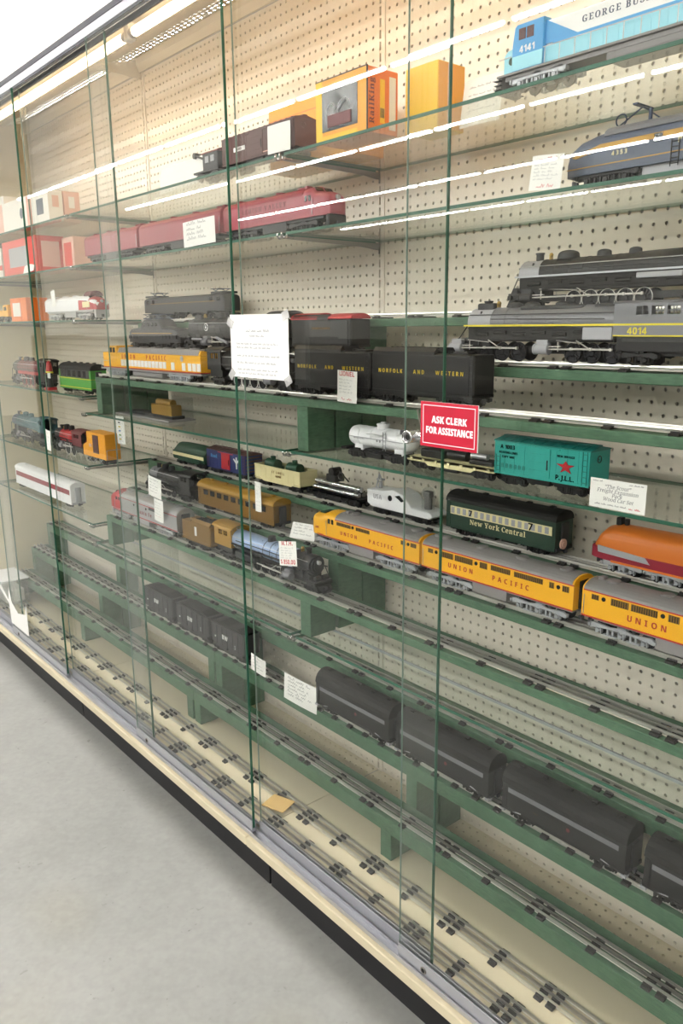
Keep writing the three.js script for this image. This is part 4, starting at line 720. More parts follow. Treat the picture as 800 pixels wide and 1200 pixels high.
{ // upper hanging tread: freight cars, white rocket car, dark green coach, orange engine
  const g1 = onTier(6, -2.405, 'gondola_car', 'cream sided car with rounded dark green cover', 'toy train car');
  const q = gondola(g1, { L: 0.215, mat: M.darkGreen, h: 0.03 });
  mesh('cover', loft([[-0.105, 0.6], [-0.095, 0.9], [-0.05, 1], [0.05, 1], [0.095, 0.9], [0.105, 0.6]].map(([x, k]) => ({ x, pts: [...arcProfile(0.029, 0.045, 0.045 + 0.035 * k, 8)] }))), M.darkGreen, g1);
  mesh('side_board', box(-0.105, 0.105, 0.034, 0.045, 0.0325, 0.0345), M.cream, g1);
  const h = onTier(6, -2.163, 'boxcar', 'dark blue boxcar with a red panel and a white emblem', 'toy train car');
  const bc = boxcar(h, { L: 0.235, body: M.navy, roof: M.brown, doorMat: M.red, h: 0.058, door: 0.05 });
  mesh('emblem', [sweepZ([[0.062, 0.032], [0.068, 0.032], [0.069, 0.05], [0.083, 0.062], [0.08, 0.065], [0.069, 0.058], [0.068, 0.07], [0.062, 0.07], [0.061, 0.058], [0.05, 0.065], [0.047, 0.062], [0.061, 0.05]], 0.0318, 0.0326)], M.white, h);
  letters(h, 'Road', 0.011, -0.07, 0.055, 0.0318, M.skyBlue, { font: 'serif' });
  mesh('end_ribs', [0, 1, 2, 3, 4].map((k) => box(0.1175, 0.1195, 0.026 + k * 0.011, 0.03 + k * 0.011, -0.03, 0.03)), M.brown, h);
  const g2 = onTier(6, -1.88, 'gondola_car', 'cream gondola carrying two dark green castings', 'toy train car');
  gondola(g2, { L: 0.23, mat: M.cream, h: 0.046 });
  letters(g2, 'ST LOUIS', 0.007, 0.01, 0.047, 0.0332, M.goldDark, { spacing: 0.003 }); letters(g2, '60350', 0.007, 0.01, 0.036, 0.0332, M.goldDark);
  for (const x of [-0.06, 0.05]) mesh('casting', [rbox(x - 0.028, x + 0.028, 0.024, 0.06, -0.022, 0.022, 0.004), cyl('x', 0.016, 0.05, x, 0.066, 0, 16), cyl('y', 0.008, 0.02, x, 0.08, 0, 12)], M.darkGreen, g2);
  const p = onTier(6, -1.617, 'pipe_load_car', 'black flat car loaded with ribbed chrome pipes and machinery', 'toy train car');
  flatCar(p, { L: 0.215, mat: M.black });
  for (const [y, z] of [[0.034, 0.02], [0.034, 0.003], [0.034, -0.014], [0.049, 0.0115]]) { const pg = [cyl('x', 0.0075, 0.19, 0, y, z, 14)]; for (let k = 0; k < 9; k++) pg.push(cyl('x', 0.009, 0.004, -0.08 + k * 0.02, y, z, 14)); mesh('pipe', pg, M.chrome, p); }
  mesh('machinery', [rbox(-0.05, -0.01, 0.054, 0.075, -0.02, 0.016, 0.003), cyl('z', 0.012, 0.03, -0.028, 0.082, 0, 12), rod([-0.05, 0.07, 0], [0.0, 0.09, 0.01], 0.002), rod([0, 0.09, 0.01], [0.03, 0.06, 0.0], 0.002), new THREE.TorusGeometry(0.011, 0.002, 6, 14).translate(0.012, 0.074, 0.012)], M.black, p);
  const w = onTier(6, -1.365, 'rocket_car', 'white wedge shaped car with clear dome and grey tower', 'toy train car');
  mesh('body', [sweepZ([[-0.115, 0.028], [-0.115, 0.06], [-0.06, 0.062], [-0.02, 0.07], [0.015, 0.062], [0.045, 0.036], [0.105, 0.032], [0.115, 0.026], [0.105, 0.02], [-0.1, 0.02]], -0.029, 0.029, 0.002)], M.offWhite, w);
  mesh('canopy_window', sweepZ([[-0.012, 0.058], [0.004, 0.062], [0.02, 0.05], [0.012, 0.046]], 0.028, 0.0305), M.windowDark, w);
  mesh('clear_dome', [cyl('y', 0.017, 0.04, 0.075, 0.055, 0, 18), new THREE.SphereGeometry(0.017, 16, 8, 0, 6.2832, 0, 1.5708).translate(0.075, 0.075, 0)], clearPlastic, w);
  mesh('tower', [cyl('y', 0.01, 0.035, 0.075, 0.052, 0, 12), box(0.065, 0.085, 0.066, 0.08, -0.008, 0.008)], M.roofGrey, w);
  mesh('crane', [rod([-0.112, 0.06, 0], [-0.1, 0.1, 0], 0.002), rod([-0.1, 0.1, 0], [-0.08, 0.085, 0.01], 0.002), box(-0.105, -0.085, 0.084, 0.088, -0.006, 0.006), cyl('y', 0.005, 0.02, -0.095, 0.07, 0, 10)], M.lightGrey, w);
  mesh('emblem', [cyl('z', 0.0075, 0.0012, -0.03, 0.05, 0.0292, 16)], M.windowDark, w); letters(w, 'USA', 0.012, -0.075, 0.041, 0.0292, M.lightGrey);
  under(w, 0.22, { at: 0.07 }, 0.014); couplers(w, 0.23);
  const n = onTier(6, -1.052, 'dark_green_coach', 'dark green coach with cream window band and numeral marks', 'toy train car');
  coach(n, { L: 0.3, body: M.nycGreen, roof: M.blackMat, band: M.cream, bandY: [0.048, 0.067], bandIn: 0.008, windows: 16, winY: [0.0505, 0.0645], winIn: 0.012, winFill: 0.55, winMat: M.lightGrey, ye: 0.08, yt: 0.1, axles: 2, truck: { pitch: 0.034 } });
  letters(n, 'New York Central', 0.0115, 0.0, 0.032, 0.0316, M.cream, { font: 'serif' }); letters(n, '7', 0.014, -0.075, 0.051, 0.0328, M.windowDark); letters(n, '7', 0.016, 0.09, 0.05, 0.0328, M.windowDark);
  mesh('marker', [cyl('x', 0.011, 0.004, 0.156, 0.03, 0.01, 16), cyl('x', 0.007, 0.006, 0.157, 0.03, 0.01, 12)], M.boxPink, n);
  const e = onTier(6, -0.602, 'streamlined_steam_engine', 'orange and maroon streamlined steam engine with silver wing', 'toy locomotive');
  const pr = (ws, top, eave, yb) => [[0.033 * ws, yb], [0.033 * ws, eave], ...arcProfile(0.033 * ws, eave, top, 8).slice(1, -1), [-0.033 * ws, eave], [-0.033 * ws, yb]];
  mesh('shroud', loft([[-0.213, 0.62, 0.06, 0.05], [-0.205, 0.8, 0.074, 0.058], [-0.192, 0.94, 0.088, 0.066], [-0.17, 1, 0.095, 0.07], [0.0, 1, 0.097, 0.072], [0.09, 1, 0.097, 0.072]].map(([x, ws, top, eave]) => ({ x, pts: pr(ws, top, eave, 0.046) }))), M.orange, e);
  mesh('skirt', loft([[-0.219, 0.66], [-0.21, 0.84], [-0.19, 0.98], [-0.17, 1.03], [0.09, 1.03]].map(([x, ws]) => ({ x, pts: pr(ws, 0.05, 0.047, 0.026) }))), M.maroon, e);
  mesh('lower_line', [1, -1].map((s) => [box(-0.17, 0.09, 0.024, 0.028, s * 0.0325, s * 0.0348)]), M.orange, e);
  for (const s of [1, -1]) mesh('silver_wing', sweepZ([[-0.198, 0.04], [-0.09, 0.036], [-0.1, 0.047], [-0.2, 0.053]], s > 0 ? 0.0325 : -0.0352, s > 0 ? 0.0352 : -0.0325), M.frameSilver, e);
  mesh('cab', [rbox(0.088, 0.15, 0.028, 0.098, -0.034, 0.034, 0.003)], M.orange, e); mesh('cab_panel', [box(0.02, 0.15, 0.068, 0.0985, 0.0325, 0.0352), sweepZ([[0.02, 0.068], [0.15, 0.068], [0.15, 0.0985], [0.0, 0.0985]], -0.0352, 0.0352)], M.black, e); mesh('tender', [rbox(0.157, 0.21, 0.046, 0.095, -0.033, 0.033, 0.003)], M.orange, e); mesh('tender_skirt', rbox(0.157, 0.21, 0.024, 0.046, -0.034, 0.034, 0.002), M.maroon, e);
  mesh('whistle', [cyl('y', 0.002, 0.014, -0.03, 0.1, 0.006, 8), cyl('y', 0.002, 0.016, -0.005, 0.1, 0.004, 8), cyl('y', 0.004, 0.01, 0.03, 0.1, 0, 10)], M.brass, e); mesh('smokestack', [rbox(-0.18, -0.168, 0.092, 0.108, -0.007, 0.007, 0.002), cyl('y', 0.005, 0.012, -0.16, 0.1, 0, 10)], M.black, e);
  for (const x of [-0.15, -0.06, 0.03, 0.12]) truck(e, x, { axles: 2, pitch: 0.044, r: 0.013, style: 'heavy', frame: M.frameSilver, w: 0.026 });
  couplers(e, 0.43);
}
{ // upper stand, front tread
  const t = onTier(7, -2.295, 'hood_diesel', 'long yellow diesel with white panels and red lettering', 'toy locomotive');
  const L = 0.66, w = 0.031;
  mesh('body', [rbox(-L / 2, L / 2 - 0.01, 0.028, 0.078, -w, w, 0.003), sweepX([[-w, 0.078], [-w * 0.8, 0.092], [w * 0.8, 0.092], [w, 0.078]], -L / 2 + 0.08, L / 2 - 0.012)], M.yellow, t);
  mesh('roof', [sweepX([[-w - 0.001, 0.079], [-w * 0.8, 0.0945], [w * 0.8, 0.0945], [w + 0.001, 0.079]], -L / 2 + 0.12, L / 2 - 0.02), ...[0, 1, 2, 3, 4, 5].map((k) => cyl('y', 0.015, 0.005, -0.16 + k * 0.08, 0.096, 0, 16))], M.roofGrey, t);
  mesh('cab', rbox(-L / 2 + 0.05, -L / 2 + 0.11, 0.03, 0.1, -w - 0.001, w + 0.001, 0.003), M.yellow, t); mesh('cab_window', [box(-L / 2 + 0.06, -L / 2 + 0.078, 0.078, 0.094, w, w + 0.0015), box(-L / 2 + 0.083, -L / 2 + 0.1, 0.078, 0.094, w, w + 0.0015)], M.windowDark, t);
  for (let k = 0; k < 13; k++) mesh('louver', rbox(-0.19 + k * 0.024, -0.17 + k * 0.024, 0.036, 0.056, w - 0.001, w + 0.0012, 0.0007, 1), M.offWhite, t);
  for (const x of [0.16, 0.225, 0.26, 0.285, 0.31]) mesh('vent_panel', rbox(x - 0.01, x + 0.01, 0.034, 0.056, w - 0.001, w + 0.0012, 0.0007, 1), M.white, t);
  mesh('stripe', box(-L / 2, L / 2 - 0.01, 0.028, 0.031, -w - 0.0008, w + 0.0008), M.red, t); mesh('emblem', cyl('z', 0.009, 0.0012, 0.215, 0.068, w, 16), M.lightGrey, t);
  letters(t, 'UNION', 0.014, -0.13, 0.06, w, M.redLetter, { spacing: 0.009 }); letters(t, 'PACIFIC', 0.014, 0.06, 0.06, w, M.redLetter, { spacing: 0.009 });
  mesh('walkway', [box(-L / 2 - 0.015, L / 2, 0.022, 0.027, -0.034, 0.034), rod([-L / 2 - 0.01, 0.05, 0.033], [-L / 2 + 0.04, 0.05, 0.033], 0.001), rod([-L / 2 - 0.01, 0.027, 0.033], [-L / 2 - 0.01, 0.05, 0.033], 0.001)], M.silver, t);
  mesh('fuel_tank', rbox(-0.12, 0.08, 0.004, 0.022, -0.028, 0.028, 0.006), M.roofGrey, t);
  for (const x of [-0.24, 0.19]) truck(t, x, { axles: 4, pitch: 0.032, r: 0.0105, style: 'heavy', frame: M.frameSilver, w: 0.025 });
  couplers(t, L + 0.03);
  const s = onTier(7, -1.745, 'steam_engine', 'black steam engine partly hidden behind the printed notice', 'toy locomotive', PI);
  steam(s, { L: 0.38, r: 0.026, yc: 0.066, groups: [{ x: -0.06, n: 4, dr: 0.018 }], trail: 2, rim: M.rimBright });
  for (const [x, L, size, hidden, where] of [[-1.4, 0.27, 0.0082, 0, 'beside the printed notice'], [-1.116, 0.284, 0.0082, 1, 'behind the red notice board']]) {
    const td = onTier(7, x, 'tender', `long black tender with yellow lettering, ${where}`, 'toy train car');
    tender(td, { L, h: 0.078 });
    letters(td, 'NORFOLK', size, -0.082, 0.062, 0.0313, M.goldLetter, { spacing: 0.0035 }); letters(td, 'AND', size, 0.0, 0.062, 0.0313, M.goldLetter, { spacing: 0.0035 }); letters(td, 'WESTERN', size, 0.082, 0.062, 0.0313, M.goldLetter, { spacing: 0.0035 });
  }
}
{ // upper stand, middle tread
  const a = onTier(8, -2.44, 'electric_engine', 'grey and olive electric engine below the black electric engine', 'toy locomotive');
  electric(a, { L: 0.35, mat: M.charcoal, stripe: M.gold });
  const b = onTier(8, -1.965, 'steam_engine', 'black steam engine with round white emblem, above the long yellow diesel', 'toy locomotive');
  steam(b, { L: 0.53, r: 0.031, yc: 0.066, groups: [{ x: -0.09, n: 4, dr: 0.02 }], trail: 2, smokebox: M.charcoal, casing: true });
  mesh('emblem', [cyl('z', 0.011, 0.002, -0.12, 0.07, 0.031, 18)], M.offWhite, b); mesh('emblem_ring', new THREE.TorusGeometry(0.007, 0.0015, 6, 16).translate(-0.12, 0.07, 0.0322), M.blackMat, b);
  mesh('white_pipe', [rod([-0.06, 0.04, 0.033], [0.0, 0.025, 0.034], 0.004), rod([-0.2, 0.035, 0.033], [-0.14, 0.035, 0.033], 0.0035), rod([0.05, 0.038, 0.033], [0.1, 0.038, 0.033], 0.003)], M.lightGrey, b);
  const c = onTier(8, -1.545, 'tender', 'black tender with curved red cover, above the lettered tender', 'toy train car');
  tender(c, { L: 0.235, h: 0.062, roofRed: M.red, axles: 2 }); mesh('red_cab_roof', sweepX(arcProfile(0.032, 0.087, 0.1, 8), 0.03, 0.118), M.red, c);
  letters(c, 'PENNSYLVANIA', 0.0052, 0.005, 0.062, 0.0313, M.goldDark, { spacing: 0.0015 });
  const d = onTier(8, -0.865, 'articulated_steam_engine', 'huge grey and black articulated steam engine with yellow stripe', 'toy locomotive');
  steam(d, { L: 0.51, r: 0.0275, yc: 0.075, boiler: M.graphite, smokebox: M.lightGrey, front: 0.045, smoke: 0.06, fat: 1.05, cab: 0.135, trim: M.stripeYellow, boardY: 0.0665, casing: true, topMat: M.charcoal, groups: [{ x: -0.165, n: 3, dr: 0.0185, cyl: -0.237 }, { x: 0.035, n: 3, dr: 0.0185, cyl: -0.027 }], trail: 2, cylMat: M.lightGrey, cabMat: M.graphite, lampUp: 0.1, roofH: 0.005, leadX: -0.225, lower: [0.038, 0.066], ashpan: [0.06, 0.118, 0.042, 0.064], ashMat: M.lightGrey, railMat: M.charcoal, domes: [[0.3, 0.016, 0.005], [0.42, 0.016, 0.005], [0.62, 0.014, 0.005]] });
  letters(d, '4014', 0.0115, 0.165, 0.052, 0.0318, M.stripeYellow); mesh('cab_stripe', [box(0.12, 0.255, 0.0665, 0.0697, 0.0306, 0.032), box(0.12, 0.255, 0.0485, 0.0505, 0.0306, 0.032)], M.stripeYellow, d);
  mesh('sand_dome', [rbox(-0.09, 0.05, 0.094, 0.1045, -0.018, 0.018, 0.005), rbox(0.07, 0.11, 0.096, 0.1045, -0.016, 0.016, 0.004)], M.charcoal, d);
  const f = onTier(8, -0.44, 'tender', 'long grey tender coupled behind the articulated steam engine', 'toy train car');
  tender(f, { L: 0.24, body: M.graphite, h: 0.078 });
  mesh('stripe', box(-0.12, 0.12, 0.056, 0.0585, 0.0305, 0.0318), M.stripeYellow, f);
}
{ // upper stand, top tread
  const a = onTier(9, -2.385, 'electric_engine', 'large black electric engine with pantographs on the highest green tread', 'toy locomotive');
  electric(a, { L: 0.53, mat: M.charcoal, stripe: M.goldDark, boxy: true });
  const d = onTier(9, -0.82, 'steam_engine', 'big black steam engine with bright wheel rims on the highest green tread', 'toy locomotive');
  steam(d, { L: 0.46, r: 0.0265, yc: 0.07, lower: [0.036, 0.062], smokebox: M.lightGrey, front: 0.03, smoke: 0.05, fat: 1.08, cab: 0.08, trim: M.frameSilver, boardY: 0.0625, groups: [{ x: -0.073, n: 5, dr: 0.0175, gap: 2.057, cyl: -0.178 }], trail: 2, rim: M.rimBright, cylMat: M.charcoal, domes: [[0.28, 0.022, 0.009], [0.5, 0.014, 0.008], [0.68, 0.012, 0.008]], ashpan: [0.06, 0.145, 0.05, 0.06], ashMat: M.lightGrey, topMat: M.charcoal });
  letters(d, '9', 0.014, 0.19, 0.074, 0.0318, M.white); 
  const f = onTier(9, -0.45, 'tender', 'black tender behind the steam engine with bright wheel rims', 'toy train car');
  tender(f, { L: 0.22, h: 0.08 });
}
// ---------------------------------------------------------------- on the glass shelves
const onShelf = (y, x, z, name, label, cat, turn = 0) => thing(name, label, cat, [x, y + 0.0042, z], turn);
{
  const t = onShelf(SH.B, -1.28, -0.215, 'tank_car', 'white tank car with dome and rails, beside the chrome lock', 'toy train car');
  const yc = tankCar(t, { L: 0.205, r: 0.0235, mat: M.offWhite });
  letters(t, 'MOBILGAS', 0.004, -0.055, yc - 0.004, 0.0245, M.lightGrey, { spacing: 0.001 }); letters(t, 'o  o', 0.006, 0.01, yc - 0.006, 0.0245, M.charcoal); mesh('ladder', ladder(0.03, 0.026, yc + 0.018, 0.026, 5), M.lightGrey, t);
  const f = onShelf(SH.B, -1.055, -0.215, 'flat_car', 'cream flat car between the white tank car and the teal boxcar', 'toy train car');
  flatCar(f, { L: 0.235, mat: M.cream });
  const fl = mesh('load', [rbox(-0.09, -0.03, 0.026, 0.044, -0.02, 0.02, 0.004), cyl('x', 0.01, 0.05, 0.0, 0.036, 0, 12), rbox(0.04, 0.1, 0.026, 0.036, -0.016, 0.016, 0.003)], M.black, f);
  mesh('fitting', [cyl('x', 0.006, 0.04, 0.06, 0.042, 0.005, 10)], M.silver, fl);
  const b = onShelf(SH.B, -0.835, -0.215, 'boxcar', 'teal boxcar with black lettering and round red emblem', 'toy train car');
  boxcar(b, { L: 0.205, body: M.teal, roof: M.tealDark, h: 0.06, y0: 0.023 });
  for (const [q, s, x, y] of [['A 1003', 0.0075, -0.072, 0.07], ['READING LINES', 0.0042, -0.07, 0.061], ['CAPY 1003', 0.004, -0.07, 0.053], ['NEW SERVICE', 0.004, 0.055, 0.068], ['P.J.L.L.', 0.009, 0.055, 0.027]]) letters(b, q, s, x, y, 0.0318, M.windowDark);
  letters(b, 'B B B B B B', 0.008, -0.058, 0.034, 0.0318, M.tealDark); 
  mesh('emblem', [sweepZ([[0.05, 0.05], [0.036, 0.056], [0.05, 0.056], [0.055, 0.062], [0.06, 0.056], [0.074, 0.056], [0.062, 0.05], [0.067, 0.041], [0.055, 0.046], [0.045, 0.041]], 0.0316, 0.0326)], M.red, b);
  // clear box left on the same shelf
  const c = onShelf(SH.B, -2.455, -0.25, 'plastic_case', 'clear plastic case with a yellow and dark model inside, under the long yellow diesel', 'plastic box');
  mesh('cover', [box(-0.19, 0.19, 0.006, 0.075, -0.045, 0.045)], clearPlastic, c); mesh('tray', rbox(-0.195, 0.195, 0, 0.006, -0.05, 0.05, 0.002), M.roofGrey, c); mesh('model', [rbox(0.02, 0.16, 0.014, 0.05, -0.02, 0.02, 0.004), cyl('x', 0.012, 0.1, 0.09, 0.055, 0, 12)], M.gold, c); mesh('model_base', rbox(-0.15, 0.17, 0.006, 0.016, -0.024, 0.024, 0.002), M.charcoal, c);
}
{ // second shelf from the top: maroon streamliner and grey electric
  const o = { body: M.tuscan, roof: M.maroon, skirt: M.charcoal, truckMat: M.charcoal, inset: 0.095, ye: 0.08, yt: 0.098 };
  const a = onShelf(SH.C, -1.645, -0.215, 'streamlined_diesel', 'maroon streamlined diesel with a rounded nose, facing the open shelf end', 'toy locomotive', PI);
  streamliner(a, { ...o, L: 0.43, nose: 0.045, noseTop: 0.78, cab: 0.04 }); backLetters(a, 'LEHIGH VALLEY', 0.012, 0.03, 0.062, -0.0328, M.plum, { spacing: 0.003, font: 'serif' });
  const b = onShelf(SH.C, -2.11, -0.215, 'booster_diesel', 'maroon booster unit behind the white price sheet', 'toy locomotive', PI); streamliner(b, { ...o, L: 0.47 });
  const c = onShelf(SH.C, -2.56, -0.215, 'booster_diesel', 'maroon booster unit at the far end of the maroon train', 'toy locomotive', PI); streamliner(c, { ...o, L: 0.4 });
  const g = onShelf(SH.C, -0.58, -0.215, 'grey_electric', 'dark grey electric engine with gold stripe and roof gear beside a white price tag', 'toy locomotive');
  const pr = (ws, top, eave) => [[0.032 * ws, 0.02], [0.032 * ws, eave], ...arcProfile(0.032 * ws, eave, top, 8).slice(1, -1), [-0.032 * ws, eave], [-0.032 * ws, 0.02]];
  mesh('body', loft([[-0.235, 0.7, 0.05, 0.04], [-0.228, 0.86, 0.064, 0.052], [-0.21, 0.96, 0.075, 0.06], [-0.18, 1, 0.082, 0.066], [0.235, 1, 0.088, 0.07]].map(([x, ws, top, eave]) => ({ x, pts: pr(ws, top, eave) }))), M.blueGrey, g);
  mesh('roof', [sweepX([...arcProfile(0.0325, 0.073, 0.0895, 8)], -0.165, 0.235)], M.graphite, g);
  mesh('gold_stripe', [sweepZ([[-0.215, 0.046], [-0.17, 0.054], [0.235, 0.058], [0.235, 0.066], [-0.17, 0.062], [-0.222, 0.049]], 0.0315, 0.0328), sweepZ([[-0.23, 0.03], [0.235, 0.034], [0.235, 0.0355], [-0.23, 0.0315]], 0.0315, 0.0327)], M.gold, g);
  letters(g, '4353', 0.0065, -0.135, 0.042, 0.0322, M.cream, { spacing: 0.002 }); letters(g, 'PENN', 0.008, 0.0, 0.044, 0.0322, M.cream, { spacing: 0.014 }); letters(g, 'CENTRAL', 0.008, 0.145, 0.046, 0.0322, M.cream, { spacing: 0.008 });
  mesh('roof_gear', [-0.13, -0.02, 0.1].map((x) => [rod([x - 0.03, 0.09, 0], [x + 0.01, 0.112, 0], 0.0012), rod([x + 0.01, 0.112, 0], [x + 0.04, 0.09, 0], 0.0012), box(x + 0.006, x + 0.014, 0.111, 0.1135, -0.024, 0.024), new THREE.TorusGeometry(0.009, 0.0012, 5, 14).translate(x - 0.02, 0.096, 0.01), cyl('y', 0.003, 0.016, x + 0.03, 0.096, 0.012, 8)]), M.pantograph, g);
  mesh('ladder', ladder(-0.045, 0.012, 0.05, 0.0335, 5, 0.012), M.blackMat, g); mesh('side_window', rbox(-0.08, -0.066, 0.05, 0.062, 0.031, 0.033, 0.0006, 1), M.windowDark, g); mesh('headlight', cyl('x', 0.008, 0.012, -0.232, 0.056, 0, 14), M.silver, g); mesh('skirt', box(-0.1, 0.1, 0.006, 0.022, -0.024, 0.024), M.lightGrey, g);
  for (const x of [-0.16, 0.16]) truck(g, x, { axles: 3, pitch: 0.034, r: 0.011, style: 'heavy', w: 0.024 }); couplers(g, 0.47);
}
{ // top shelf
  const t = onShelf(SH.D, -0.665, -0.2, 'hood_diesel', 'blue and white hood diesel numbered 4141 on the top shelf', 'toy locomotive');
  const r = hoodDiesel(t, { L: 0.58, low: M.paleBlue, high: M.white, cabMat: M.skyBlue, cab: 0.06, sill: M.roofGrey, yt: 0.098, winMat: M.brown });
  letters(t, '4141', 0.0105, -0.225, 0.056, 0.0312, M.white); letters(t, 'GEORGE BUSH 41', 0.0095, -0.055, 0.074, 0.0242, M.blueGrey, { spacing: 0.0015, font: 'serif' });
  mesh('cab_lower_panel', rbox(-0.2555, -0.1945, 0.031, 0.053, -0.0318, 0.0318, 0.001, 1), M.paleBlue, t);
  mesh('blue_stripe', [box(-0.18, 0.26, 0.058, 0.062, -0.0248, 0.0248), sweepZ([[-0.195, 0.06], [-0.13, 0.06], [-0.195, 0.096]], -0.0246, 0.0246)], M.skyBlue, t); mesh('emblem', cyl('z', 0.006, 0.0015, -0.262, 0.05, 0.0232, 16), M.darkGreen, t);
  const b = onShelf(SH.D, -1.7, -0.215, 'boxcar', 'dark brown boxcar with a white square card, before the orange carton', 'toy train car');
  boxcar(b, { L: 0.31, body: M.brown, roof: M.brown, h: 0.06, door: 0.055 }); mesh('white_panel', box(-0.1, -0.05, 0.045, 0.055, 0.031, 0.0322), M.white, b); letters(b, 'BOXX', 0.006, -0.075, 0.047, 0.0324, M.brown); mesh('chalk_line', box(0.02, 0.1, 0.026, 0.028, 0.031, 0.0322), M.boxPink, b);
  const g = onShelf(SH.D, -1.94, -0.215, 'crane_tender', 'small dark work car with boom next to the brown boxcar', 'toy train car');
  mesh('cab', [rbox(-0.02, 0.055, 0.024, 0.066, -0.028, 0.028, 0.003)], M.charcoal, g); mesh('window', [rbox(-0.006, 0.012, 0.042, 0.058, 0.027, 0.029, 0.0006, 1), rbox(0.022, 0.04, 0.042, 0.058, 0.027, 0.029, 0.0006, 1)], M.lightGrey, g); mesh('roof', sweepX(arcProfile(0.03, 0.065, 0.074, 8), -0.024, 0.059), M.plum, g); mesh('boom', [rod([-0.015, 0.05, 0.01], [-0.085, 0.075, 0.01], 0.003), rod([-0.015, 0.05, -0.01], [-0.085, 0.075, -0.01], 0.003), rod([-0.015, 0.066, 0], [-0.08, 0.078, 0], 0.0015), cyl('z', 0.008, 0.03, -0.085, 0.074, 0, 12)], M.charcoal, g); mesh('deck', box(-0.065, 0.062, 0.02, 0.0245, -0.03, 0.03), M.black, g); truck(g, -0.035, { pitch: 0.03 }); truck(g, 0.035, { pitch: 0.03 });
}
// cartons
function carton(y, x0, x1, z0, z1, h, mat, name, label, extra) {
  const t = thing(name, label, 'box', [(x0 + x1) / 2, y + 0.0042, (z0 + z1) / 2]);
  const w = (x1 - x0) / 2, d = (z1 - z0) / 2;
  mesh('body', rbox(-w, w, 0, h, -d, d, 0.0015, 1), mat, t);
  if (extra) extra(t, w, d, h);
  return t;
}
carton(SH.D, -1.437, -1.273, -0.246, -0.16, 0.122, M.boxOrange, 'train_carton', 'orange and yellow carton with a dark film window, on the top shelf', (t, w, d, h) => {
  mesh('front_panel', box(-w + 0.001, w - 0.001, 0.001, h - 0.001, d - 0.0005, d + 0.0008), M.boxAmber, t); mesh('yellow_band', box(-w + 0.001, -w + 0.022, 0.001, h - 0.001, d, d + 0.0012), M.boxYellow, t); mesh('yellow_edge', box(-w + 0.001, w - 0.03, 0.001, 0.012, d, d + 0.0011), M.boxYellow, t);
  const win = mesh('window', box(-w + 0.022, w - 0.028, 0.02, h - 0.022, d - 0.0004, d + 0.0016), M.windowDark, t);
  mesh('wrapped_model', [new THREE.TorusGeometry(0.02, 0.0022, 6, 20, 4).translate(0.012, 0.055, d + 0.001), new THREE.TorusGeometry(0.012, 0.002, 6, 16, 4.5).translate(-0.03, 0.06, d + 0.001), rod([-0.04, 0.035, d + 0.002], [0.02, 0.075, d + 0.002], 0.002)], M.lightGrey, win); mesh('boxed_engine', rbox(-0.04, 0.035, 0.026, 0.05, d + 0.0012, d + 0.004, 0.001, 1), M.plum, win);
  mesh('edge_trim', [box(w - 0.0015, w + 0.0008, 0, h, d - 0.0015, d + 0.0012), box(-w, w, h - 0.0015, h + 0.0008, d - 0.0015, d + 0.0012)], M.charcoal, t);
  mesh('side_label', [box(w - 0.0005, w + 0.0008, 0.02, h - 0.02, -0.005, 0.008)], M.boxYellow, t); mesh('white_label', box(w - 0.0005, w + 0.001, 0.01, h - 0.012, -0.036, -0.018), M.paper, t); mesh('bar_code', [0, 1, 2, 3].map((k) => box(w, w + 0.0014, 0.03, 0.048, -0.003 + k * 0.003, -0.0018 + k * 0.003)), M.charcoal, t);
  const lt = letters(t, 'RailKing', 0.013, 0, 0, 0, M.plum, { font: 'serif' }); lt.geometry = lt.geometry.clone().rotateZ(PI / 2).rotateY(PI / 2).translate(w + 0.0006, 0.06, 0.025);
});
carton(SH.D, -1.78, -1.445, -0.37, -0.28, 0.152, M.boxAmber, 'train_carton', 'wide amber carton behind the brown boxcar', (t, w, d, h) => { mesh('lid_line', box(-w - 0.0005, w + 0.0005, h - 0.03, h - 0.028, -d - 0.0005, d + 0.0005), M.boxOrange, t); letters(t, 'v', 0.012, -0.05, 0.1, d, M.plum); });
carton(SH.D, -1.255, -1.165, -0.33, -0.25, 0.124, M.boxYellow, 'train_carton', 'plain yellow carton right beside the orange windowed one', (t, w, d, h) => { mesh('end_flap', box(w - 0.0005, w + 0.001, 0.002, h - 0.002, -d + 0.002, d - 0.002), M.boxAmber, t); mesh('tape', box(w, w + 0.0016, 0.002, h - 0.002, 0.0, 0.012), M.boxPink, t); });
carton(LS.D, -3.17, -3.0, -0.215, -0.16, 0.108, M.boxWhite, 'train_carton', 'white carton with blue picture, front one of the pair', (t, w, d, h) => { mesh('picture', box(-0.03, 0.035, 0.03, 0.085, d, d + 0.0008), M.blueGrey, t); mesh('side_print', box(w, w + 0.0008, 0.05, 0.09, -0.012, 0.012), M.boxPink, t); });
carton(LS.D, -3.17, -3.0, -0.28, -0.219, 0.108, M.boxPink, 'train_carton', 'pale pink carton behind the white carton with blue picture', (t, w, d, h) => { mesh('side_print', box(w, w + 0.0008, 0.05, 0.09, -0.01, 0.012), M.boxWhite, t); });
carton(LS.D, -3.5, -3.19, -0.25, -0.16, 0.112, M.boxWhite, 'train_carton', 'long white carton with oval dark mark at the far end', (t, w, d, h) => { mesh('oval_mark', cyl('z', 0.02, 0.001, 0.07, 0.055, d, 20).scale(0.9, 1, 1), M.blueGrey, t); mesh('end_patch', box(w - 0.03, w + 0.0006, 0.004, h - 0.004, -d + 0.002, d + 0.0006), M.boxPink, t); });
carton(LS.D, -3.86, -3.53, -0.3, -0.18, 0.15, M.boxPink, 'train_carton', 'tall pinkish carton against the end panel', (t, w, d, h) => { mesh('lid', box(-w - 0.001, w + 0.001, h - 0.03, h + 0.001, -d - 0.001, d + 0.001), M.boxWhite, t); });
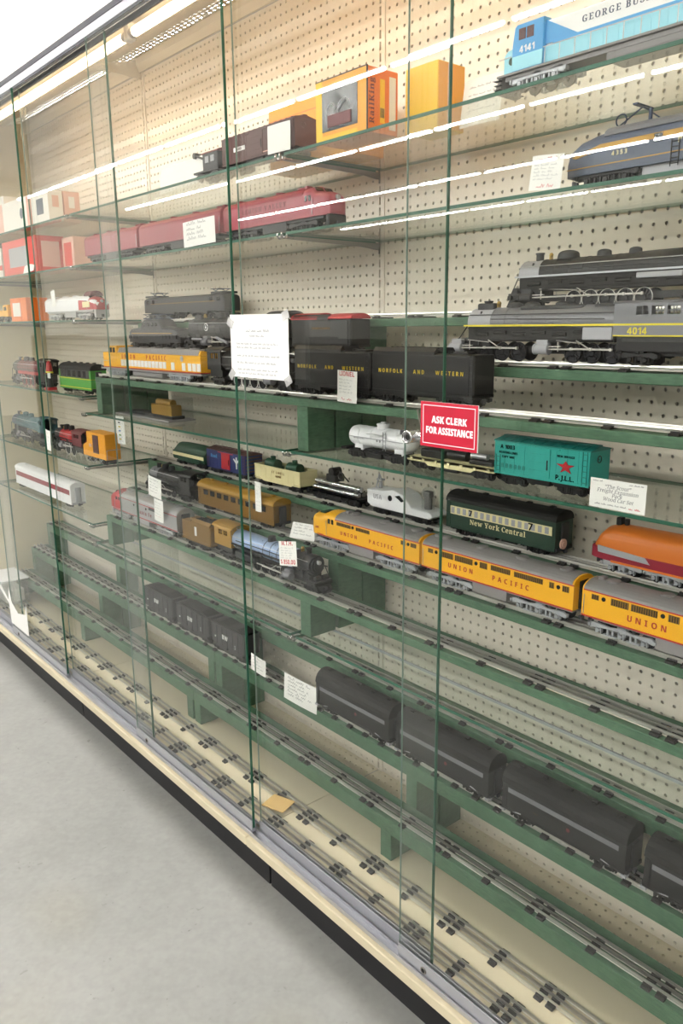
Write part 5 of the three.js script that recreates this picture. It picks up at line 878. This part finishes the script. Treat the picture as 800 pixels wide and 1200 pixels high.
carton(LS.C, -3.55, -3.16, -0.27, -0.16, 0.135, M.boxRed, 'train_carton', 'red carton with a large grey film window', (t, w, d, h) => { mesh('window', box(-w + 0.08, w - 0.09, 0.03, h - 0.03, d, d + 0.001), M.lightGrey, t); mesh('end_label', box(w, w + 0.001, 0.02, h - 0.02, -d + 0.02, d - 0.02), M.boxPink, t); });
carton(LS.C, -3.13, -3.02, -0.33, -0.25, 0.125, M.boxPink, 'train_carton', 'narrow pale carton beside the red carton with a window', (t, w, d, h) => { mesh('red_panel', box(-w + 0.02, w - 0.02, 0.02, h - 0.02, d, d + 0.001), M.boxRed, t); });
carton(LS.C, -3.85, -3.6, -0.28, -0.17, 0.12, M.boxWhite, 'train_carton', 'white carton at the end panel beside the red windowed carton', (t, w, d, h) => { mesh('band', box(-w, w, 0.03, 0.05, d, d + 0.001), M.boxRed, t); });
carton(LS[3], -3.55, -3.36, -0.26, -0.17, 0.095, M.boxOrange, 'train_carton', 'bright orange carton with pale picture, beside the red and white diesel', (t, w, d, h) => { mesh('picture', box(-w + 0.03, w - 0.07, 0.02, 0.075, d, d + 0.001), M.boxWhite, t); mesh('seam', box(0.03, 0.031, 0, h, d, d + 0.0008), M.boxRed, t); });
// ---------------------------------------------------------------- far bay
{
  const y = onShelf(LS[3], -3.72, -0.21, 'yellow_switcher', 'small yellow switch engine at the end panel beside the orange carton', 'toy locomotive');
  mesh('hood', rbox(-0.09, 0.05, 0.022, 0.05, -0.02, 0.02, 0.004), M.yellow, y); mesh('cab', rbox(0.03, 0.09, 0.022, 0.072, -0.028, 0.028, 0.003), M.yellow, y); mesh('cab_window', box(0.045, 0.075, 0.048, 0.064, -0.0285, 0.0285), M.windowDark, y); under(y, 0.19, { at: 0.055 });
  const d = onShelf(LS[3], -2.955, -0.215, 'streamlined_diesel', 'red and silver streamlined diesel with white tag at the far end of the case', 'toy locomotive', PI);
  streamliner(d, { L: 0.46, body: M.offWhite, roof: M.offWhite, nose: 0.045, noseTop: 0.8, cab: 0.04, inset: 0.09, ye: 0.068, yt: 0.084, y0: 0.032, skirt: M.silver, truckMat: M.silver });
  mesh('red_nose', loft([[-0.2312, 0.56, 0.6], [-0.226, 0.8, 0.8], [-0.2175, 0.94, 0.92], [-0.204, 1.01, 0.99], [-0.175, 1.014, 1.1], [-0.1, 1.014, 1.18]].map(([x, ws, k]) => ({ x, pts: [[0.033 * ws, 0.034], [0.033 * ws, 0.045], ...arcProfile(0.033 * ws, 0.056 * k, 0.03 + 0.047 * k, 8), [-0.033 * ws, 0.045], [-0.033 * ws, 0.034]] }))), M.red, d);
  mesh('cream_panel', box(-0.2, -0.14, 0.042, 0.062, -0.0355, -0.0333), M.cream, d); mesh('roof_cap', sweepX(arcProfile(0.024, 0.082, 0.1, 8), -0.19, -0.13), M.plum, d);
  const s = onShelf(LS[4], -3.48, -0.215, 'steam_engine', 'dark steam engine with red wheels on the far shelf', 'toy locomotive');
  steam(s, { L: 0.42, r: 0.028, yc: 0.078, groups: [{ x: -0.06, n: 3, dr: 0.024 }], trail: 2, smokebox: M.charcoal, boiler: M.plum, rim: M.red, ashpan: [-0.1, 0.15, 0.05, 0.062], ashMat: M.red });
  const g = onShelf(LS[4], -2.955, -0.215, 'green_coach', 'bright green coach with yellow lines and dark roof gear', 'toy train car');
  coach(g, { L: 0.3, body: M.grassGreen, roof: M.blackMat, windows: 5, winY: [0.062, 0.085], winFill: 0.6, ye: 0.09, yt: 0.112, axles: 2, truck: { pitch: 0.034 }, band: M.charcoal, bandY: [0.058, 0.089] });
  mesh('yellow_line', [box(-0.15, 0.15, 0.054, 0.0565, -0.0322, 0.0322), box(-0.15, 0.15, 0.021, 0.0235, -0.0322, 0.0322)], M.stripeYellow, g);
  const f = onShelf(LS[4], -3.17, -0.17, 'trackside_signal', 'small red, yellow and black trackside signal in front of the green coach', 'toy signal');
  mesh('base', [rbox(-0.022, 0.022, 0, 0.012, -0.018, 0.018, 0.003)], M.red, f); mesh('post', [cyl('y', 0.012, 0.05, 0, 0.037, 0, 12, 0.008), box(-0.01, 0.01, 0.05, 0.066, -0.008, 0.008)], M.black, f); mesh('arm', [box(-0.03, 0.03, 0.068, 0.074, -0.004, 0.004)], M.stripeYellow, f); mesh('lamp', [cyl('y', 0.014, 0.03, 0, 0.09, 0, 14, 0.009), new THREE.SphereGeometry(0.009, 12, 6).translate(0, 0.106, 0)], M.red, f); mesh('plate', box(0.004, 0.03, 0.048, 0.068, 0.008, 0.01), M.white, f);
  const l = onShelf(LS[6], -3.56, -0.215, 'teal_engine', 'dark teal steam engine at the end panel, beside the red and black engine', 'toy locomotive');
  steam(l, { L: 0.44, r: 0.028, yc: 0.088, body: M.tealLoco, boiler: M.tealLoco, smokebox: M.blueGrey, groups: [{ x: -0.06, n: 3, dr: 0.022 }], trail: 2, cabMat: M.tealLoco });
  const o = onShelf(LS[6], -2.83, -0.215, 'tower_car', 'orange tower car with open cab on the far shelf', 'toy train car');
  mesh('body', [sweepZ([[-0.1, 0.024], [0.1, 0.024], [0.1, 0.115], [-0.06, 0.115], [-0.06, 0.075], [-0.1, 0.06]], -0.03, 0.03, 0.002)], M.boxAmber, o); mesh('doorway', [box(-0.005, 0.045, 0.04, 0.108, -0.0315, 0.0315)], M.brown, o); mesh('emblem', box(-0.04, -0.018, 0.06, 0.072, 0.0302, 0.0316), M.boxPink, o); mesh('end_rail', [rod([0.11, 0.024, 0.028], [0.11, 0.06, 0.028], 0.0012), rod([0.11, 0.06, 0.028], [0.11, 0.06, -0.028], 0.0012)], M.silver, o); under(o, 0.2, { at: 0.055, pitch: 0.03 }); mesh('bracing', [-0.06, -0.01, 0.04].map((x) => [rod([x, 0.004, 0.031], [x + 0.04, 0.024, 0.031], 0.0012), rod([x + 0.04, 0.004, 0.031], [x, 0.024, 0.031], 0.0012)]), M.lightGrey, o);
  const k = onShelf(LS[6], -3.12, -0.22, 'steam_engine', 'red and black old-time steam engine beside the orange tower car', 'toy locomotive');
  steam(k, { L: 0.33, r: 0.026, yc: 0.07, boiler: M.red, cabMat: M.plum, smokebox: M.charcoal, groups: [{ x: 0.0, n: 2, dr: 0.026 }], rim: M.rimBright, lead: 2, domes: [[0.4, 0.012, 0.022], [0.65, 0.012, 0.02]], cab: 0.09 });
  const w = onShelf(LS[7], -3.43, -0.215, 'white_coach', 'white passenger coach with a red window band on the lowest far shelf', 'toy train car');
  coach(w, { L: 0.66, body: M.offWhite, roof: M.offWhite, band: M.maroon, bandY: [0.054, 0.075], ye: 0.09, yt: 0.106, axles: 2, truck: { pitch: 0.036 }, end: M.lightGrey });
}
// ---------------------------------------------------------------- paper: notices, tags and cards
function paperMaterial(w, h, draw) {
  const px = 320, c = document.createElement('canvas'); c.width = px; c.height = Math.round(px * h / w);
  const g = c.getContext('2d'); g.fillStyle = '#f7f6f3'; g.fillRect(0, 0, c.width, c.height);
  draw(g, c.width, c.height);
  const t = new THREE.CanvasTexture(c); t.colorSpace = THREE.SRGBColorSpace;
  return new THREE.MeshStandardMaterial({ map: t, roughness: 0.8 });
}
// rows of small illegible script
function scrawl(g, x0, x1, y, size, color, weight = 1.2) {
  g.strokeStyle = color; g.lineWidth = weight; g.beginPath();
  let x = x0;
  while (x < x1) { const word = size * (2 + rnd() * 3.5); g.moveTo(x, y); for (let q = 0; q < word && x + q < x1; q += size * 0.42) g.lineTo(x + q, y - size * (0.15 + 0.85 * rnd()) * (Math.round(q / size / 0.42) % 2)); x += word + size * 0.8; }
  g.stroke();
}
function card(name, label, cat, w, h, pos, o, draw) {
  const t = thing(name, label, cat, pos, o.turn || 0);
  const n = 8, g = new THREE.PlaneGeometry(w, h, n, 1), p = g.attributes.position, bend = o.bend ?? 0.002;
  for (let i = 0; i < p.count; i++) { const u = p.getX(i) / w * 2; p.setZ(i, bend * (1 - u * u)); }
  g.computeVertexNormals();
  const back = g.clone(); back.translate(0, 0, -0.0004); { const ix = back.index.array; for (let i = 0; i < ix.length; i += 3) { const a = ix[i]; ix[i] = ix[i + 1]; ix[i + 1] = a; } back.computeVertexNormals(); }
  for (const q of [g, back]) q.rotateZ(o.roll || 0).translate(0, h / 2, 0).rotateX(o.tilt || 0);
  const f = mesh('printed_face', (() => { const q = join([g], true); q.userData.joined = true; return q; })(), paperMaterial(w, h, draw), t);
  mesh('back_face', back, M.paper, t);
  return t;
}
const red = '#c3202f', ink = '#55565c', pale = '#8d8f96';
const priceTag = (title, price) => (g, W, H) => { g.textAlign = 'center'; g.fillStyle = red; g.font = `bold ${W * 0.22}px sans-serif`; if (title) g.fillText(title, W / 2, H * 0.17); else scrawl(g, W * 0.2, W * 0.8, H * 0.16, W * 0.09, red, 4); for (let k = 0; k < 5; k++) scrawl(g, W * 0.1, W * (0.7 + 0.2 * rnd()), H * (0.3 + k * 0.1), W * 0.055, pale, 1.8); if (price) g.fillText(price, W / 2, H * 0.93); else scrawl(g, W * 0.25, W * 0.8, H * 0.92, W * 0.09, red, 4); };
const plainTag = (rows, strong = true) => (g, W, H) => { for (let k = 0; k < rows; k++) scrawl(g, W * 0.12, W * (0.6 + 0.3 * rnd()), H * (0.16 + 0.76 * k / rows), W * 0.06, k === rows - 1 && strong ? red : ink, 2); };
{ // printed half sheet taped to the glass
  const t = card('printed_notice', 'white printed notice taped to the glass door', 'notice', 0.22, 0.137, [-1.441, 1.339, 0.0078], { bend: 0.003, roll: -0.006 }, (g, W, H) => {
    scrawl(g, W * 0.3, W * 0.7, H * 0.27, 8, pale, 1.6); scrawl(g, W * 0.37, W * 0.62, H * 0.345, 6, pale, 1.3);
    for (const [a, b, y] of [[0.12, 0.84, 0.47], [0.12, 0.72, 0.53], [0.12, 0.86, 0.66], [0.12, 0.82, 0.77], [0.12, 0.84, 0.88], [0.14, 0.8, 0.94]]) scrawl(g, W * a, W * b, H * y, 5.5, pale, 1.1);
  });
  for (const [x, y, a] of [[0.105, 0.134, 0.3], [-0.105, 0.12, -0.5], [0.11, 0.0, 0.5], [-0.105, 0.006, 0.8]]) mesh('tape', box(-0.012, 0.012, -0.009, 0.009, 0, 0.0004).rotateZ(a).translate(x, y, 0.003), new THREE.MeshPhysicalMaterial({ color: 0xfafafa, roughness: 0.25, transmission: 0.7, thickness: 0 }), t);
}
card('price_tag', 'narrow white price tag with red writing in front of the lettered tender', 'price tag', 0.066, 0.07, [-1.332, 1.283, -0.152], { bend: 0.003, roll: -0.03 }, priceTag('LIONEL', null));
card('price_tag', 'white price tag with red figures leaning on the blue boiler engine', 'price tag', 0.075, 0.064, [-1.575, 0.845, -0.152], { roll: 0.18, tilt: -0.1 }, priceTag('M.T.H.', '$ 850.00'));
card('price_tag', 'white price tag above the silver diesel, upper of two', 'price tag', 0.088, 0.066, [-2.29, 0.912, -0.152], { roll: -0.08 }, plainTag(5, false));
card('price_tag', 'white price tag on the side of the silver diesel, lower of two', 'price tag', 0.06, 0.073, [-2.264, 0.836, -0.148], { roll: -0.05 }, plainTag(6));
card('price_card', 'small white card at the nose of the yellow streamlined diesel', 'price tag', 0.085, 0.045, [-1.655, 0.8785, -0.262], { turn: 0.25, tilt: -0.4 }, plainTag(4, false));
card('price_card', 'white card standing before the first black coach', 'price tag', 0.14, 0.084, [-1.69, 0.36, -0.272], { turn: 0.1, roll: -0.06 }, plainTag(6, false));
card('price_card', 'small white price card after the row of black hoppers', 'price tag', 0.08, 0.055, [-1.905, 0.39, -0.272], { roll: -0.06 }, plainTag(4, false));
card('set_card', 'handwritten white card in front of the teal boxcar', 'price tag', 0.1, 0.049, [-0.657, 1.1525, -0.148], { bend: 0.001, roll: 0.0 }, (g, W, H) => {
  g.fillStyle = ink; g.font = `italic ${W * 0.085}px serif`; g.textAlign = 'center'; g.fillText('“The Scout”', W * 0.5, H * 0.3); g.fillText('Freight Expansion', W * 0.5, H * 0.45); g.fillText('Pack', W * 0.5, H * 0.59); g.fillText('Wood Car Set', W * 0.52, H * 0.73);
  scrawl(g, W * 0.05, W * 0.25, H * 0.1, 7, ink, 1.4); scrawl(g, W * 0.7, W * 0.95, H * 0.1, 7, ink, 1.4); scrawl(g, W * 0.1, W * 0.7, H * 0.88, 8, ink, 1.6); scrawl(g, W * 0.72, W * 0.92, H * 0.9, 9, red, 2);
});
card('price_tag', 'white price tag with red figures before the dark grey electric engine', 'price tag', 0.062, 0.054, [-0.828, 1.665, -0.15], { roll: -0.08, tilt: -0.05 }, priceTag(null, null));
card('price_sheet', 'white price sheet in front of the maroon booster unit', 'price tag', 0.165, 0.066, [-1.934, 1.665, -0.15], { roll: 0.02 }, plainTag(4, false));
card('price_sheet', 'large blank white sheet leaning on the top shelf beside the small work car', 'price tag', 0.26, 0.07, [-2.1, 1.835, -0.2], { roll: 0.02, tilt: -0.12 }, () => {});
card('price_card', 'blank white card hanging over the brown boxcar', 'price tag', 0.09, 0.062, [-1.6, 1.848, -0.178], { roll: -0.02 }, () => {});
card('price_card', 'white lettered card beside the plain yellow carton', 'price tag', 0.1, 0.09, [-1.1, 1.835, -0.3], { tilt: -0.15 }, (g, W, H) => { for (let k = 0; k < 5; k++) scrawl(g, W * 0.15, W * 0.85, H * (0.2 + k * 0.16), 12, pale, 2.4); });
card('long_tag', 'tall narrow card with coloured marks beside the orange tower car', 'price tag', 0.06, 0.094, [-2.51, 1.064, -0.15], { roll: 0.03 }, (g, W, H) => { for (const [y, c] of [[0.2, ink], [0.35, '#c9b51f'], [0.5, '#3a6fb0'], [0.65, '#4f9a48'], [0.8, '#c9b51f']]) { g.fillStyle = c; g.fillRect(W * 0.3, H * y, W * 0.3, H * 0.05); scrawl(g, W * 0.15, W * 0.8, H * (y + 0.1), 10, pale, 2); } });
card('long_tag', 'tall narrow white tag hanging before the bronze coach', 'price tag', 0.03, 0.088, [-1.845, 0.926, -0.252], {}, plainTag(6, false));
card('price_card', 'white card propped against the red windowed carton', 'price tag', 0.11, 0.05, [-3.25, 1.665, -0.152], { tilt: -0.3, roll: 0.1 }, () => {});
card('long_tag', 'white tag standing on the red and silver diesel at the far end', 'price tag', 0.04, 0.06, [-3.08, 1.53, -0.178], { roll: 0.12 }, plainTag(4, false));
card('long_tag', 'white hooked tag hanging from the red and black old-time engine', 'price tag', 0.05, 0.085, [-3.26, 0.955, -0.172], { roll: -0.1 }, plainTag(4, false));
{ // red sign hung on the case lock
  const t = thing('notice_board', 'red sign with white border and lettering hung on the case lock', 'sign', [-0.846, 1.254, 0.052]);
  const w = 0.122, h = 0.074, c = document.createElement('canvas'); c.width = 512; c.height = 311;
  const g = c.getContext('2d'); g.fillStyle = '#c41f3a'; g.fillRect(0, 0, 512, 311); g.strokeStyle = '#ffffff'; g.lineWidth = 6; g.strokeRect(24, 24, 464, 263);
  g.fillStyle = '#ffffff'; g.textAlign = 'center'; g.font = 'bold 62px sans-serif'; g.strokeStyle = '#ffffff'; g.lineWidth = 4; for (const [s, y, w] of [['ASK CLERK', 142, 320], ['FOR ASSISTANCE', 216, 425]]) { g.fillText(s, 262, y, w); g.strokeText(s, 262, y, w); }
  const tx = new THREE.CanvasTexture(c); tx.colorSpace = THREE.SRGBColorSpace;
  const face = new THREE.PlaneGeometry(w, h).translate(0, h / 2, 0.0016); const fj = join([face], true); fj.userData.joined = true;
  mesh('board', rbox(-w / 2, w / 2, 0, h, -0.0015, 0.0014, 0.0006, 1), M.white, t); mesh('printed_face', fj, new THREE.MeshStandardMaterial({ map: tx, roughness: 0.35 }), t);
  const k = thing('showcase_lock', 'chrome showcase lock on the glass door beside the red sign', 'lock', [-0.95, 1.262, 0.03]);
  mesh('barrel', [cyl('z', 0.011, 0.022, 0, 0, 0.0, 20), cyl('x', 0.008, 0.06, 0.04, 0.002, -0.004, 16)], M.chrome, k); mesh('ring', new THREE.TorusGeometry(0.0095, 0.0025, 8, 20).translate(0, 0, 0.012), M.chrome, k); mesh('keyhole', [cyl('z', 0.005, 0.002, 0, 0, 0.0112, 12)], M.blackMat, k); mesh('strike_bar', rbox(-0.045, -0.008, -0.003, 0.006, -0.021, -0.015, 0.001, 1), M.charcoal, k); mesh('hook', [rod([0.03, 0.0, 0.002], [0.03, 0.05, 0.018], 0.002), rod([0.03, 0.002, -0.02], [0.03, 0.002, 0.002], 0.0035)], M.steel, k);
}
{ // loose things on the case floor
  tag(mesh('cardboard_square', rbox(-0.036, 0.036, 0, 0.002, -0.03, 0.03, 0.0005, 1).rotateY(0.32), M.cardboard, scene, [-1.59, DECK + 0.0135, -0.112]), 'tan cardboard square lying across the floor tracks', 'cardboard');
  const p = thing('folded_paper', 'white paper bag with two upright corners taped to the foot of the glass door', 'paper', [-3.3, 0.196, 0.0125]);
  mesh('sheet', sweepZ([[-0.1, 0], [0.115, 0], [0.115, 0.15], [0.095, 0.09], [0.0, 0.07], [-0.07, 0.1], [-0.095, 0.165], [-0.11, 0.1]], -0.0004, 0.0004), M.paper, p); mesh('flap', sweepZ([[-0.22, 0.13], [-0.1, 0.085], [-0.1, 0.098], [-0.2, 0.15]], -0.0003, 0.0003), M.paper, p); mesh('tape', box(-0.1, 0.1, 0.03, 0.045, -0.0052, -0.0005), clearPlastic, p);
  const b = thing('plastic_bin', 'clear plastic bin at the end panel of the case floor', 'plastic box', [-3.83, DECK + 0.0145, -0.12]);
  mesh('bin', [box(-0.1, 0.1, 0.0, 0.004, -0.06, 0.06), box(-0.1, 0.1, 0.004, 0.12, 0.056, 0.06), box(-0.1, 0.1, 0.004, 0.12, -0.06, -0.056), box(-0.1, -0.096, 0.004, 0.12, -0.056, 0.056), box(0.096, 0.1, 0.004, 0.12, -0.056, 0.056)], clearPlastic, b); mesh('lid', rbox(-0.104, 0.104, 0.12, 0.128, -0.064, 0.064, 0.003), M.offWhite, b); mesh('contents', rbox(-0.08, 0.08, 0.005, 0.07, -0.045, 0.045, 0.01), M.boxWhite, b);
}
renderer.render(scene, camera);
